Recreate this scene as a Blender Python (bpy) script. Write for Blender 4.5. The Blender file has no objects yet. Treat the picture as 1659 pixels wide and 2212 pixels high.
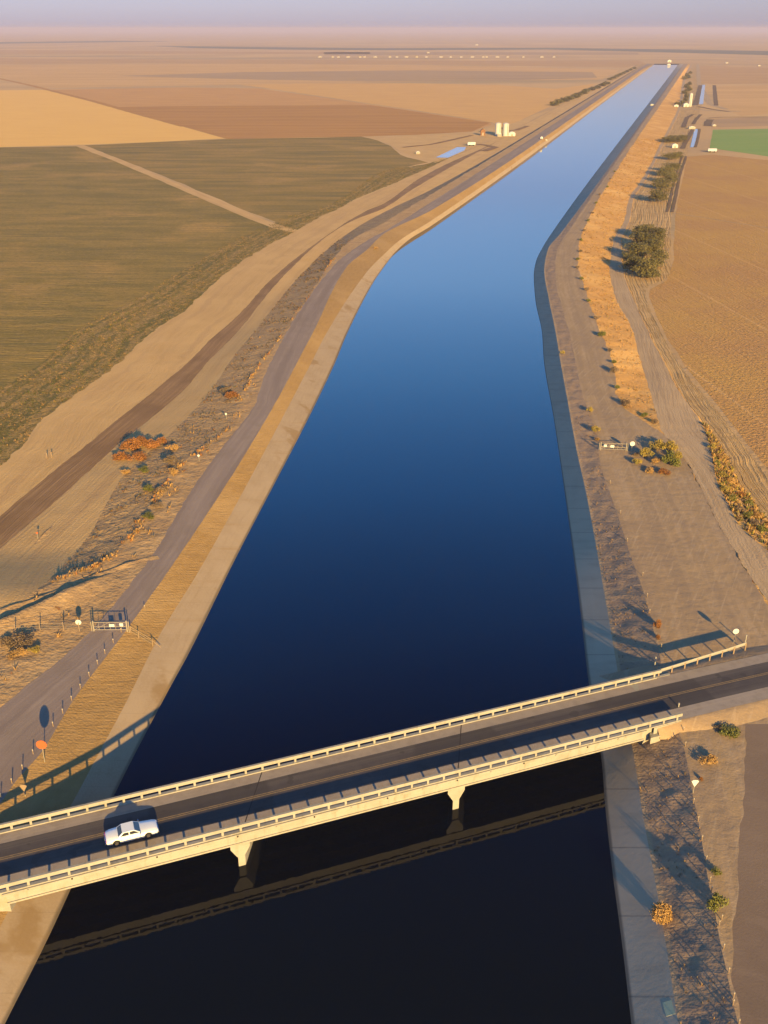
import bpy, bmesh, math, random
import numpy as np
from mathutils import Vector, Matrix, noise, geometry
from mathutils.bvhtree import BVHTree
random.seed(7); RNG = np.random.default_rng(7)
S = bpy.context.scene
COL = S.collection
R = math.radians
# ---------------------------------------------------------------- camera model
HC = 81.0; F = 2150.0; PX0 = 829.5; PY0 = 1106.0
PIT = math.atan((PY0 - 62) / F)
CP, SP = math.cos(PIT), math.sin(PIT)
ZL, ZP, ZF, ZD, ZR = 2.0, 4.0, 1.0, 4.8, 5.85
def U(x, y, z=ZP):
    r = (x - PX0) / F; u = -(y - PY0) / F
    d = (r, CP + u * SP, -SP + u * CP)
    t = (z - HC) / d[2]
    return Vector((d[0] * t, d[1] * t, z))
cam = bpy.data.cameras.new('camera'); co = bpy.data.objects.new('camera', cam); COL.objects.link(co)
co.location = (0, 0, HC); co.rotation_euler = (math.pi / 2 - PIT, 0, 0)
cam.sensor_fit = 'VERTICAL'; cam.sensor_height = 36.0; cam.lens = F / 2212 * 36; cam.clip_end = 120000; cam.clip_start = 1
S.camera = co
S.render.resolution_x = 768; S.render.resolution_y = 1024
# ---------------------------------------------------------------- light
EL, AZ = 14.5, 163.0     # sun height, azimuth clockwise from +Y
w = bpy.data.worlds.new('World'); S.world = w; w.use_nodes = True
nt = w.node_tree; bg = nt.nodes['Background']; sk = nt.nodes.new('ShaderNodeTexSky')
sk.sky_type = 'NISHITA'; sk.sun_disc = False; sk.sun_elevation = R(EL); sk.sun_rotation = R(AZ)
sk.air_density = 1.0; sk.dust_density = 0.6; sk.ozone_density = 3.0
tcw = nt.nodes.new('ShaderNodeTexCoord'); sxw = nt.nodes.new('ShaderNodeSeparateXYZ'); nt.links.new(tcw.outputs['Generated'], sxw.inputs[0])
rp = nt.nodes.new('ShaderNodeValToRGB'); nt.links.new(sxw.outputs[2], rp.inputs[0])     # deep evening blue above a lilac horizon
STOPS = [(0, (.46, .43, .74)), (.03, (.42, .38, .60)), (.139, (.62, .62, .82)), (.225, (.95, 1.18, 1.42)), (.309, (.66, 1.30, 1.75)), (.42, (.30, 1.20, 1.95)), (.53, (.06, .80, 1.55)), (.64, (.02, .36, .80)), (.78, (.55, .50, .34)), (1, (1.05, .84, .42))]
while len(rp.color_ramp.elements) < len(STOPS): rp.color_ramp.elements.new(.5)
for e_, (p_, c_) in zip(rp.color_ramp.elements, STOPS): e_.position = p_; e_.color = (*c_, 1)
mxw = nt.nodes.new('ShaderNodeMix'); mxw.data_type = 'RGBA'; mxw.blend_type = 'MULTIPLY'; mxw.inputs['Factor'].default_value = 1
nt.links.new(sk.outputs[0], mxw.inputs['A']); nt.links.new(rp.outputs[0], mxw.inputs['B'])
nt.links.new(mxw.outputs['Result'], bg.inputs[0]); bg.inputs[1].default_value = 0.085
sun = bpy.data.lights.new('sun', 'SUN'); sun.energy = 5.0; sun.angle = R(0.6); sun.color = (1.0, 0.665, 0.195)
so = bpy.data.objects.new('sun', sun); COL.objects.link(so)
tos = Vector((math.sin(R(AZ)) * math.cos(R(EL)), math.cos(R(AZ)) * math.cos(R(EL)), math.sin(R(EL))))
so.rotation_euler = tos.to_track_quat('Z', 'Y').to_euler(); so.location = (60, -100, 200)
S.view_settings.view_transform = 'Standard'; S.view_settings.look = 'None'; S.view_settings.exposure = 1.55
S.view_settings.gamma = 1
# ---------------------------------------------------------------- materials
def gm(name, base, layers=(), bumps=(), rough=0.95, spec=0.15, metal=0.0, obj_var=0.0):
    m = bpy.data.materials.new(name); m.use_nodes = True
    T = m.node_tree; N = T.nodes; L = T.links
    b = N['Principled BSDF']; b.inputs['Roughness'].default_value = rough
    b.inputs['Specular IOR Level'].default_value = spec; b.inputs['Metallic'].default_value = metal
    tc = N.new('ShaderNodeTexCoord')
    def vec(coord, sc, rot=0.0):
        mp = N.new('ShaderNodeMapping'); mp.inputs['Scale'].default_value = sc
        r2 = None
        if rot:
            r2 = N.new('ShaderNodeMapping'); r2.inputs['Rotation'].default_value = (0, 0, R(rot))
            L.new(tc.outputs[coord], r2.inputs[0]); L.new(r2.outputs[0], mp.inputs[0])
        else: L.new(tc.outputs[coord], mp.inputs[0])
        return mp.outputs[0]
    def fac(l):
        k = l.get('kind', 'noise')
        if k == 'noise':
            n = N.new('ShaderNodeTexNoise'); n.inputs['Scale'].default_value = 1
            n.inputs['Detail'].default_value = l.get('detail', 4); n.inputs['Roughness'].default_value = l.get('rgh', 0.55)
            n.inputs['Distortion'].default_value = l.get('dist', 0)
            L.new(vec(l.get('coord', 'Object'), l['s'], l.get('rot', 0)), n.inputs['Vector'])
            out = n.outputs[0]
        elif k == 'line':           # thin lines every period metres along an axis
            sx = N.new('ShaderNodeSeparateXYZ'); L.new(vec(l.get('coord', 'UV'), (1, 1, 1), l.get('rot', 0)), sx.inputs[0])
            a = N.new('ShaderNodeMath'); a.operation = 'PINGPONG'; L.new(sx.outputs[l['ax']], a.inputs[0])
            a.inputs[1].default_value = l['per'] / 2
            c = N.new('ShaderNodeMath'); c.operation = 'DIVIDE'; L.new(a.outputs[0], c.inputs[0]); c.inputs[1].default_value = l['per'] / 2
            out = c.outputs[0]
        elif k == 'band':           # a soft band at a value of an axis
            sx = N.new('ShaderNodeSeparateXYZ'); L.new(tc.outputs[l.get('coord', 'UV')], sx.inputs[0])
            a = N.new('ShaderNodeMath'); a.operation = 'SUBTRACT'; L.new(sx.outputs[l['ax']], a.inputs[0]); a.inputs[1].default_value = l['at']
            c = N.new('ShaderNodeMath'); c.operation = 'ABSOLUTE'; L.new(a.outputs[0], c.inputs[0]); out = c.outputs[0]
        mr = N.new('ShaderNodeMapRange'); mr.interpolation_type = 'SMOOTHSTEP'
        mr.inputs['From Min'].default_value = l['lo']; mr.inputs['From Max'].default_value = l['hi']
        if l['lo'] > l['hi']:
            mr.inputs['From Min'].default_value = l['hi']; mr.inputs['From Max'].default_value = l['lo']
            mr.inputs['To Min'].default_value = l.get('k', 1); mr.inputs['To Max'].default_value = 0
        else: mr.inputs['To Max'].default_value = l.get('k', 1)
        L.new(out, mr.inputs['Value'])
        o = mr.outputs[0]
        if 'mask' in l:
            q = N.new('ShaderNodeMath'); q.operation = 'MULTIPLY'; L.new(o, q.inputs[0]); L.new(fac(l['mask']), q.inputs[1]); o = q.outputs[0]
        return o
    rgb = N.new('ShaderNodeRGB'); rgb.outputs[0].default_value = (*base, 1); cur = rgb.outputs[0]
    for l in layers:
        mx = N.new('ShaderNodeMix'); mx.data_type = 'RGBA'; mx.blend_type = l.get('blend', 'MIX')
        L.new(fac(l), mx.inputs['Factor']); L.new(cur, mx.inputs['A']); mx.inputs['B'].default_value = (*l['c'], 1)
        cur = mx.outputs['Result']
    if obj_var:
        oi = N.new('ShaderNodeObjectInfo'); hs = N.new('ShaderNodeHueSaturation')
        mr = N.new('ShaderNodeMapRange'); L.new(oi.outputs['Random'], mr.inputs['Value'])
        mr.inputs['To Min'].default_value = 1 - obj_var; mr.inputs['To Max'].default_value = 1 + obj_var
        L.new(mr.outputs[0], hs.inputs['Value']); L.new(cur, hs.inputs['Color']); cur = hs.outputs[0]
    L.new(cur, b.inputs['Base Color'])
    prev = None
    for l in bumps:
        bp = N.new('ShaderNodeBump'); bp.inputs['Distance'].default_value = l['d']; bp.inputs['Strength'].default_value = l.get('st', 1.0)
        L.new(fac(l), bp.inputs['Height'])
        if prev: L.new(prev, bp.inputs['Normal'])
        prev = bp.outputs[0]
    if prev: L.new(prev, b.inputs['Normal'])
    return m
def NZ(s, lo, hi, c=None, k=1, **kw):
    if isinstance(s, (int, float)): s = (s, s, s)
    d = dict(s=s, lo=lo, hi=hi, k=k, **kw)
    if c: d['c'] = c
    return d
def BP(s, d, lo=0.25, hi=0.75, **kw): return NZ(s, lo, hi, d=d, **kw)
M = {}
SOIL = (0.40, 0.255, 0.125)
M['water'] = gm('water', (0.0006, 0.0018, 0.006), [], [BP(1.6, 0.002, detail=2), BP((0.25, 0.06, 0.2), 0.006, detail=2)], rough=0.02, spec=0.5)
M['water'].node_tree.nodes['Principled BSDF'].inputs['IOR'].default_value = 1.333
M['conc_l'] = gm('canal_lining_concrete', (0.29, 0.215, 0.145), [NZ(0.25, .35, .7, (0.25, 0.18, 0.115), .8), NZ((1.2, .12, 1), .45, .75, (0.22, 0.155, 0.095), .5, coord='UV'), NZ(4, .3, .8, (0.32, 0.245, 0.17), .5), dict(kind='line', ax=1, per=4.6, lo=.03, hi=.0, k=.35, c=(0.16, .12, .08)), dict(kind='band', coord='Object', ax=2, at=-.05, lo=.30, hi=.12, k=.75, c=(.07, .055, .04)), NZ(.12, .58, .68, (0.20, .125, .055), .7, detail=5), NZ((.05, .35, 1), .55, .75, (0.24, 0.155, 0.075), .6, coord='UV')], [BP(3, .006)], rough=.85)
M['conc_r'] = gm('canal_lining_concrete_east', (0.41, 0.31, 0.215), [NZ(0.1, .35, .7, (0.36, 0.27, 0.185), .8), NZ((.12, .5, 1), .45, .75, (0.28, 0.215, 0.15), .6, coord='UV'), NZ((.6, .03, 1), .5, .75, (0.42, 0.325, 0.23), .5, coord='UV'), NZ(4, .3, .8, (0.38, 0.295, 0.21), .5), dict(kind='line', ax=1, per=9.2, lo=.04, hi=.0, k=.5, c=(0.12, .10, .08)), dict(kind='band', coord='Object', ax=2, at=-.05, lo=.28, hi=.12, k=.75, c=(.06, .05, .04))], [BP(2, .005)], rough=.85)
M['grass_l'] = gm('dry_grass_slope', (0.27, 0.168, 0.070), [NZ((.8, .25, 1), .35, .7, (0.235, 0.142, 0.055), .8, coord='UV'), NZ((.12, 1.1, 1), .48, .7, (0.20, 0.12, 0.046), .35, coord='UV'), NZ(.05, .45, .7, (0.31, 0.20, 0.09), .8), NZ(5, .5, .8, (0.20, 0.12, 0.05), .5)], [BP((.3, 2, 1), .035, coord='UV'), BP(3, .04)])
M['road'] = gm('service_road_gravel', (0.215, 0.16, 0.135), [NZ((1.2, .03, 1), .4, .7, (0.27, 0.205, 0.165), .8, coord='UV'), NZ(.15, .4, .7, (0.19, 0.14, 0.11), .7), NZ((.35, .01, 1), .45, .62, (0.17, 0.125, 0.105), .7, coord='UV'), NZ(6, .4, .8, (0.28, .21, .17), .4)], [BP(5, .010), BP((1.5, .1, 1), .02, coord='UV')])
M['road_r'] = gm('service_road_dust', (0.295, 0.20, 0.112), [NZ((1.0, .03, 1), .4, .7, (0.35, 0.245, 0.155), .8, coord='UV'), NZ(.12, .4, .7, (0.25, 0.17, 0.105), .7), NZ((.35, .012, 1), .45, .62, (0.23, 0.16, 0.105), .6, coord='UV'), NZ(5, .4, .8, (0.24, .17, .11), .4), NZ((.05, .12, 1), .5, .66, (0.24, 0.165, 0.105), .55, rot=35), NZ((.9, .9, 1), .58, .75, (0.22, 0.15, 0.095), .5), NZ((2.2, .12, 1), .52, .7, (.36, .26, .165), .5, rot=25)], [BP(4, .010), BP(.7, .04)])
M['dirt'] = gm('pale_dirt', (0.44, 0.275, 0.115), [NZ((.9, .03, 1), .4, .7, (0.38, 0.235, 0.095), .8, coord='UV'), NZ(.07, .35, .7, (0.48, 0.305, 0.13), .8), NZ((.3, .01, 1), .5, .65, (0.35, 0.215, 0.10), .5, coord='UV'), NZ(3, .5, .8, (0.33, .21, .10), .35)], [BP(3, .05), BP((2, .1, 1), .05, coord='UV')])
M['shoulder'] = gm('shoulder_dirt', (0.36, 0.225, 0.105), [NZ((1.2, .05, 1), .4, .7, (0.28, 0.175, 0.09), .8, coord='UV'), NZ(.15, .4, .7, (0.41, 0.265, 0.13), .8), NZ(1.2, .5, .72, (0.24, .145, .065), .7), NZ((.06, .25, 1), .52, .68, (0.27, 0.17, 0.09), .6, rot=20)], [BP(2, .05), BP(.6, .10)])
M['brown_road'] = gm('damp_brown_track', (0.20, 0.116, 0.056), [NZ((1.1, .02, 1), .4, .65, (0.26, 0.155, 0.076), .9, coord='UV'), NZ(.08, .4, .7, (0.165, 0.095, 0.046), .8), NZ((3, .1, 1), .55, .75, (0.13, .07, .04), .5, coord='UV')], [BP((2.5, .1, 1), .05, coord='UV')])
M['weed_slope'] = gm('weedy_bank', (0.37, 0.235, 0.108), [NZ(.35, .4, .65, (0.28, 0.18, 0.092), .9), NZ((.3, 1.3, 1), .5, .7, (0.34, 0.20, 0.08), .7, coord='UV'), NZ(1.8, .5, .7, (0.19, .13, .085), .6)], [BP(1.0, .18), BP(3, .06)])
M['row_weeds'] = gm('row_edge_weeds', (0.25, 0.165, 0.055), [NZ((.45, .012, 1), .42, .58, (0.12, 0.10, 0.028), .95, coord='UV'), NZ((.6, .3, 1), .48, .64, (0.38, 0.235, 0.085), .75, coord='UV'), NZ(1.3, .5, .66, (0.09, .078, .024), .75), NZ(.9, .56, .7, (0.20, .12, .05), .6)], [BP(1.2, .3), BP(4, .1)])
M['east_bank'] = gm('eroded_bank', (0.31, 0.205, 0.125), [NZ((.14, .35, 1), .42, .62, (0.23, 0.16, 0.115), .7, coord='UV', dist=1.0), NZ((.45, 1.2, 1), .5, .7, (0.37, 0.25, 0.16), .5, coord='UV', dist=.6), NZ(.35, .5, .68, (.22, .15, .105), .6), NZ(2.5, .5, .8, (0.16, .11, .08), .6), dict(kind='band', ax=0, at=0.0, lo=.7, hi=.2, k=.6, c=(0.40, .27, .15))], [BP((.3, .9, 1), .04, coord='UV', dist=.6), BP(2.5, .03)])
M['gold'] = gm('golden_dry_grass', (0.47, 0.26, 0.085), [NZ(.25, .4, .7, (0.40, 0.21, 0.065), .8), NZ(.9, .5, .7, (0.33, 0.18, 0.055), .6), NZ(.05, .45, .65, (0.55, .33, .12), .7), NZ(3, .55, .8, (0.22, .14, .05), .5)], [BP(1.6, .12), BP(5, .05)])
M['track'] = gm('grey_dirt_track', (0.36, 0.25, 0.15), [NZ((1.0, .02, 1), .42, .65, (0.30, 0.205, 0.12), .9, coord='UV'), NZ(.1, .4, .7, (0.40, 0.28, 0.165), .7), NZ((2, .05, 1), .55, .7, (0.25, .165, .095), .5, coord='UV')], [BP((2, .1, 1), .05, coord='UV'), BP(3, .04)])
M['ridged'] = gm('furrowed_margin', (0.42, 0.265, 0.115), [NZ((1.6, .02, 1), .45, .6, (0.30, 0.185, 0.075), .9, coord='UV'), NZ(.2, .4, .7, (0.47, 0.305, 0.14), .7), NZ(2, .55, .75, (0.25, .155, .065), .5)], [BP((1.6, .04, 1), .30, coord='UV'), BP(3, .06)])
M['plaza'] = M['road_r']
M['asphalt'] = gm('bridge_asphalt', (0.060, 0.050, 0.050), [NZ((.7, .7, 1), .4, .7, (0.075, .062, .058), .7), dict(kind='band', ax=1, at=-2.1, lo=.9, hi=.2, k=.45, c=(0.10, .085, .078)), dict(kind='band', ax=1, at=2.1, lo=.9, hi=.2, k=.45, c=(0.10, .085, .078)), NZ((.02, 2.5, 1), .45, .7, (0.045, .038, .04), .6, coord='UV'), NZ((.07, .02, 1), .5, .52, (0.042, .036, .036), .6, coord='UV', detail=0), NZ((.4, .5, 1), .6, .64, (0.04, .035, .034), .5, coord='UV', detail=2)], [BP(12, .01)], rough=.8)
M['asphalt_edge'] = gm('pale_road_shoulder', (0.25, 0.205, 0.175), [NZ(.9, .4, .7, (0.20, .16, .135), .7), NZ((.02, 3, 1), .5, .7, (0.28, .225, .18), .7, coord='UV')], [BP(8, .01)], rough=.9)
M['line'] = gm('worn_yellow_paint', (0.20, 0.135, 0.07), [NZ(3, .45, .65, (0.12, .09, .06), .7)], rough=.8)
M['bridge_conc'] = gm('bridge_concrete', (0.255, 0.235, 0.20), [NZ(.5, .4, .7, (0.215, .195, .16), .8), NZ((1.6, 1.6, .25), .52, .72, (0.17, .145, .10), .6), NZ((.4, .4, 5), .5, .7, (0.275, .255, .22), .6), NZ(5, .5, .8, (0.28, .26, .225), .4)], [BP(6, .01)], rough=.85)
M['joint'] = gm('expansion_joint', (0.03, 0.025, 0.025), rough=.9)
M['white'] = gm('white_paint', (0.42, 0.41, 0.40), [NZ(2, .5, .8, (0.36, .35, .33), .6)], rough=.6)
M['metal_white'] = gm('silo_white', (0.36, 0.355, 0.34), [NZ((3, 3, .3), .5, .8, (0.29, .28, .25), .5)], rough=.5)
M['galv'] = gm('galvanised_steel', (0.22, 0.19, 0.15), [NZ(3, .4, .7, (0.17, .14, .11), .6)], rough=.6, spec=.4)
M['wood'] = gm('weathered_wood', (0.22, 0.155, 0.10), [NZ((8, 8, 1), .4, .7, (0.16, .11, .07), .8)], rough=.9)
M['galv2'] = gm('faded_cap', (0.30, .25, .19))
M['orange'] = gm('orange_sign', (0.36, 0.085, 0.03), [NZ(6, .5, .8, (0.30, .07, .03), .5)], rough=.6)
M['rust'] = gm('rusty_brown', (0.16, 0.08, 0.04), rough=.9)
M['dark'] = gm('dark_rubber', (0.02, 0.02, 0.02), rough=.8)
M['glass'] = gm('car_glass', (0.02, 0.022, 0.025), rough=.08, spec=.6)
M['car'] = gm('white_car_paint', (0.60, 0.60, 0.62), rough=.28, spec=.5)
M['chrome'] = gm('chrome', (0.6, 0.6, 0.6), rough=.2, metal=1.0)
M['red'] = gm('red_lens', (0.45, 0.03, 0.02), rough=.3)
M['amber'] = gm('headlamp_glass', (0.7, 0.68, 0.6), rough=.15)
M['pool'] = gm('pond_water', (0.16, 0.13, 0.13), [], [BP(2, .005)], rough=.12, spec=.5)
M['bark'] = gm('bark', (0.12, 0.085, 0.055), [NZ(6, .4, .7, (0.08, .055, .035), .8)])
def leafmat(name, a, b2, var=.18):
    m = gm(name, a, [NZ(.9, .35, .65, b2, .9), NZ(4, .5, .8, tuple(v * .6 for v in a), .6)], rough=.8, spec=.2, obj_var=var)
    return m
M['leaf'] = leafmat('olive_leaves', (0.115, 0.095, 0.035), (0.07, 0.065, 0.025))
M['leaf_g'] = leafmat('green_leaves', (0.13, 0.125, 0.03), (0.08, 0.085, 0.02))
M['leaf_y'] = leafmat('yellow_green_leaves', (0.30, 0.21, 0.045), (0.17, 0.14, 0.035))
M['leaf_o'] = leafmat('rusty_dead_leaves', (0.25, 0.105, 0.032), (0.16, 0.068, 0.02))
M['leaf_d'] = leafmat('dry_golden_leaves', (0.34, 0.20, 0.07), (0.25, 0.14, 0.045))
M['leaf_b'] = leafmat('grey_brown_leaves', (0.19, 0.13, 0.08), (0.11, 0.08, 0.05))
# fields
M['ground'] = gm('plain', (0.46, 0.29, 0.13), [NZ((.004, .0012, 1), .4, .65, (0.38, 0.235, 0.105), .8, rot=3), NZ((.0015, .006, 1), .45, .6, (0.33, 0.215, 0.11), .7), NZ((.0006, .0035, 1), .55, .68, (0.20, 0.165, 0.10), .6), NZ(.2, .4, .7, (0.44, .29, .15), .4)], [BP(.6, .1)])
def field(name, a, b2, c3, rot=2, sx=.020, sy=.08, extra=(), bump=.12, rowp=1.1, bx=None):
    return gm(name, a, [NZ((sx, sy, 1), .38, .66, b2, .9, rot=rot, detail=5), NZ((.4, 1.2, 1), .45, .7, c3, .55, rot=rot), NZ(.018, .45, .7, b2, .5)] + list(extra),
              [BP((.12, rowp, 1), bump, rot=rot), BP(1.5, .06)])
M['f_green'] = field('stubble_green_field', (0.245, 0.160, 0.040), (0.145, 0.106, 0.022), (0.115, 0.088, 0.018), extra=[NZ(.018, .5, .66, (0.33, .20, .058), .8, detail=6), NZ((.55, .9, 1), .52, .66, (.085, .07, .016), .55, rot=2), NZ((.8, .7, 1), .56, .7, (.36, .22, .07), .5), dict(kind='line', coord='Object', ax=1, rot=2, per=5.5, lo=.5, hi=.0, k=.22, c=(.12, .095, .026)), NZ((.05, .11, 1), .5, .68, (0.125, .10, .026), .7, rot=2, detail=6), NZ((.02, .35, 1), .5, .7, (0.10, .085, .03), .6, rot=2), NZ((.9, 2.5, 1), .5, .72, (.30, .195, .08), .6, rot=2)], bump=.30)
M['f_green2'] = field('sparse_green_field', (0.27, 0.168, 0.044), (0.17, 0.12, 0.028), (0.125, 0.092, 0.02), extra=[NZ((.012, .12, 1), .5, .66, (0.105, .09, .03), .75, rot=1, detail=6), NZ(.02, .55, .7, (.31, .19, .058), .7), NZ((.55, .9, 1), .52, .68, (.09, .073, .018), .5, rot=2), NZ((.9, 2.5, 1), .5, .72, (.30, .19, .08), .5, rot=2)], bump=.25)
M['f_gold'] = field('golden_stubble_field', (0.63, 0.37, 0.10), (0.60, 0.345, 0.092), (0.56, 0.32, 0.088), bump=.05)
M['f_brown'] = gm('ploughed_field', (0.36, 0.178, 0.045), [NZ((.006, .05, 1), .4, .65, (0.30, 0.148, 0.038), .8, rot=1), dict(kind='line', coord='Object', ax=1, rot=1, per=17, lo=.16, hi=.02, k=.65, c=(0.48, .265, .10)), NZ((.02, .5, 1), .5, .7, (.26, .13, .05), .6, rot=1)], [BP((.1, .6, 1), .25, rot=1)])
M['f_brown2'] = field('light_ploughed_field', (0.46, 0.25, 0.085), (0.40, 0.21, 0.075), (0.36, .19, .065), rot=1, bump=.12)
M['f_tan'] = field('tan_field', (0.53, 0.305, 0.10), (0.48, 0.27, 0.09), (0.43, .24, .08), rot=1, bump=.08)
M['f_right'] = gm('harrowed_field', (0.42, 0.24, 0.068), [NZ(.02, .4, .65, (0.37, 0.20, 0.075), .8), NZ((1.4, .05, 1), .45, .7, (0.33, .175, .065), .6, rot=-8), NZ(2.2, .5, .72, (0.27, .145, .055), .6), dict(kind='line', coord='Object', ax=0, rot=-8, per=38, lo=.04, hi=.0, k=.5, c=(0.52, .31, .13)), NZ((.08, 1.3, 1), .5, .7, (0.31, .165, .06), .5, rot=-8)], [BP(1.4, .14), BP((1.2, .06, 1), .12, rot=-8)])
M['f_lawn'] = gm('green_crop', (0.17, 0.25, 0.06), [NZ((.01, .05, 1), .4, .65, (0.20, 0.255, 0.07), .8), NZ(.3, .5, .8, (0.13, .19, .045), .5)], [BP(2, .05)])
M['f_pink'] = field('far_pinkish_field', (0.42, 0.25, 0.11), (0.34, 0.20, 0.09), (0.31, .185, .08), rot=0, sx=.003, sy=.03, bump=.05)
M['f_pink2'] = field('far_tan_field', (0.50, 0.30, 0.125), (0.42, 0.25, 0.10), (0.38, .225, .09), rot=0, sx=.003, sy=.03, bump=.05)
M['f_dark'] = field('far_dark_field', (0.14, 0.125, 0.08), (0.11, 0.10, 0.065), (0.13, .11, .065), rot=0, sx=.003, sy=.02, bump=.05)
M['f_greyband'] = field('far_grey_field', (0.36, 0.23, 0.12), (0.29, 0.19, 0.105), (0.27, .18, .10), rot=0, sx=.003, sy=.03, bump=.05)
# ---------------------------------------------------------------- mesh helpers
def tag(o, label=None, cat=None, group=None, kind=None):
    for k, v in (('label', label), ('category', cat), ('group', group), ('kind', kind)):
        if v: o[k] = v
    return o
def mesh_np(name, V, Fc, mat, uv=None, parent=None, smooth=False, mats=None, midx=None):
    me = bpy.data.meshes.new(name); V = np.asarray(V, dtype=np.float32); 
    if isinstance(Fc, np.ndarray):
        k = Fc.shape[1]; n = len(Fc)
        me.vertices.add(len(V)); me.vertices.foreach_set('co', V.ravel())
        me.loops.add(n * k); me.loops.foreach_set('vertex_index', Fc.astype(np.int32).ravel())
        me.polygons.add(n); me.polygons.foreach_set('loop_start', np.arange(0, n * k, k, dtype=np.int32))
        if uv is not None:
            l = me.uv_layers.new(name='UVMap'); l.data.foreach_set('uv', np.asarray(uv, dtype=np.float32)[Fc.ravel()].ravel())
        me.update(calc_edges=True)
    else:
        me.from_pydata([tuple(map(float, v)) for v in V], [], Fc)
        if uv is not None:
            l = me.uv_layers.new(name='UVMap')
            for p in me.polygons:
                for li in p.loop_indices: l.data[li].uv = uv[me.loops[li].vertex_index]
    for m in (mats or [mat]): me.materials.append(m)
    if midx is not None: me.polygons.foreach_set('material_index', np.asarray(midx, dtype=np.int32))
    if smooth: me.polygons.foreach_set('use_smooth', np.ones(len(me.polygons), dtype=bool))
    me.validate(); me.update()
    o = bpy.data.objects.new(name, me); COL.objects.link(o)
    if parent: o.parent = parent
    return o
class MB:
    def __init__(s): s.v = []; s.f = []
    def add(s, vs, fs):
        n = len(s.v); s.v += [tuple(v) for v in vs]; s.f += [tuple(i + n for i in f) for f in fs]; return s
    def box(s, c, d, rz=0, mat=None, top=(1, 1)):
        x, y, z = (q / 2 for q in d); a, b = top
        vs = [(-x, -y, -z), (x, -y, -z), (x, y, -z), (-x, y, -z), (-x * a, -y * b, z), (x * a, -y * b, z), (x * a, y * b, z), (-x * a, y * b, z)]
        m = Matrix.Translation(c) @ (mat if mat else Matrix.Rotation(rz, 4, 'Z'))
        return s.add([m @ Vector(v) for v in vs], [(3, 2, 1, 0), (4, 5, 6, 7), (0, 1, 5, 4), (1, 2, 6, 5), (2, 3, 7, 6), (3, 0, 4, 7)])
    def cyl(s, a, b, r0, r1=None, n=8, caps=True):
        r1 = r0 if r1 is None else r1; a = Vector(a); b = Vector(b); d = (b - a)
        q = d.to_track_quat('Z', 'Y'); vs = []
        for p, r in ((a, r0), (b, r1)):
            for i in range(n):
                t = 2 * math.pi * i / n; vs.append(p + q @ Vector((r * math.cos(t), r * math.sin(t), 0)))
        fs = [(i, (i + 1) % n, n + (i + 1) % n, n + i) for i in range(n)]
        if caps: fs += [tuple(range(n))[::-1], tuple(range(n, 2 * n))]
        return s.add(vs, fs)
    def prism(s, prof, origin, ex, ez, ey, y0, y1):
        """profile (a,b) in plane ex,ez extruded along ey from y0 to y1"""
        o = Vector(origin); n = len(prof); vs = []
        for y in (y0, y1):
            for a, b in prof: vs.append(o + ex * a + ez * b + ey * y)
        fs = [(i, (i + 1) % n, n + (i + 1) % n, n + i) for i in range(n)] + [tuple(range(n))[::-1], tuple(range(n, 2 * n))]
        return s.add(vs, fs)
    def lathe(s, prof, c, n=16):
        c = Vector(c); vs = []; k = len(prof)
        for i in range(n):
            t = 2 * math.pi * i / n
            for r, z in prof: vs.append(c + Vector((r * math.cos(t), r * math.sin(t), z)))
        fs = [(i * k + j, ((i + 1) % n) * k + j, ((i + 1) % n) * k + j + 1, i * k + j + 1) for i in range(n) for j in range(k - 1)]
        return s.add(vs, fs)
    def ball(s, c, r, n=8, sq=1):
        return s.lathe([(max(.001, r * math.sin(math.pi * j / n)), -r * sq * math.cos(math.pi * j / n)) for j in range(n + 1)], c, 2 * n)
    def build(s, name, mat, parent=None, smooth=False, loc=None, bevel=0):
        me = bpy.data.meshes.new(name); vs = s.v
        if loc is not None: vs = [tuple(Vector(v) - Vector(loc)) for v in vs]
        me.from_pydata(vs, [], s.f)
        bm = bmesh.new(); bm.from_mesh(me); bmesh.ops.recalc_face_normals(bm, faces=bm.faces); bm.to_mesh(me); bm.free()
        me.materials.append(mat)
        if smooth: 
            me.polygons.foreach_set('use_smooth', np.ones(len(me.polygons), dtype=bool))
        o = bpy.data.objects.new(name, me); COL.objects.link(o)
        if parent: o.parent = parent
        if loc is not None and not parent: o.location = loc
        if bevel:
            b = o.modifiers.new('bevel', 'BEVEL'); b.width = bevel; b.segments = 2; b.limit_method = 'ANGLE'
        return o
def empty(name, loc=(0, 0, 0), rz=0, **kw):
    o = bpy.data.objects.new(name, None); COL.objects.link(o); o.location = loc; o.rotation_euler = (0, 0, rz); o.empty_display_size = .2
    return tag(o, **kw)
def copy_tree(o, loc, rz=0, sc=1, **kw):
    c = o.copy(); COL.objects.link(c); c.location = loc; c.rotation_euler = (0, 0, rz)
    c.scale = (sc, sc, sc) if isinstance(sc, (int, float)) else sc
    for ch in [q for q in ALLCH.get(o.name, [])]:
        d = ch.copy(); COL.objects.link(d); d.parent = c
        for g in ALLCH.get(ch.name, []):
            e = g.copy(); COL.objects.link(e); e.parent = d
    return tag(c, **kw)
ALLCH = {}
def reg(o):
    ALLCH[o.name] = [q for q in bpy.data.objects if q.parent == o]
    for ch in ALLCH[o.name]: ALLCH[ch.name] = [q for q in bpy.data.objects if q.parent == ch]
    return o
# ---------------------------------------------------------------- rails
def sst(a, b, x):
    t = np.clip((x - a) / (b - a), 0, 1); return t * t * (3 - 2 * t)
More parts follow.
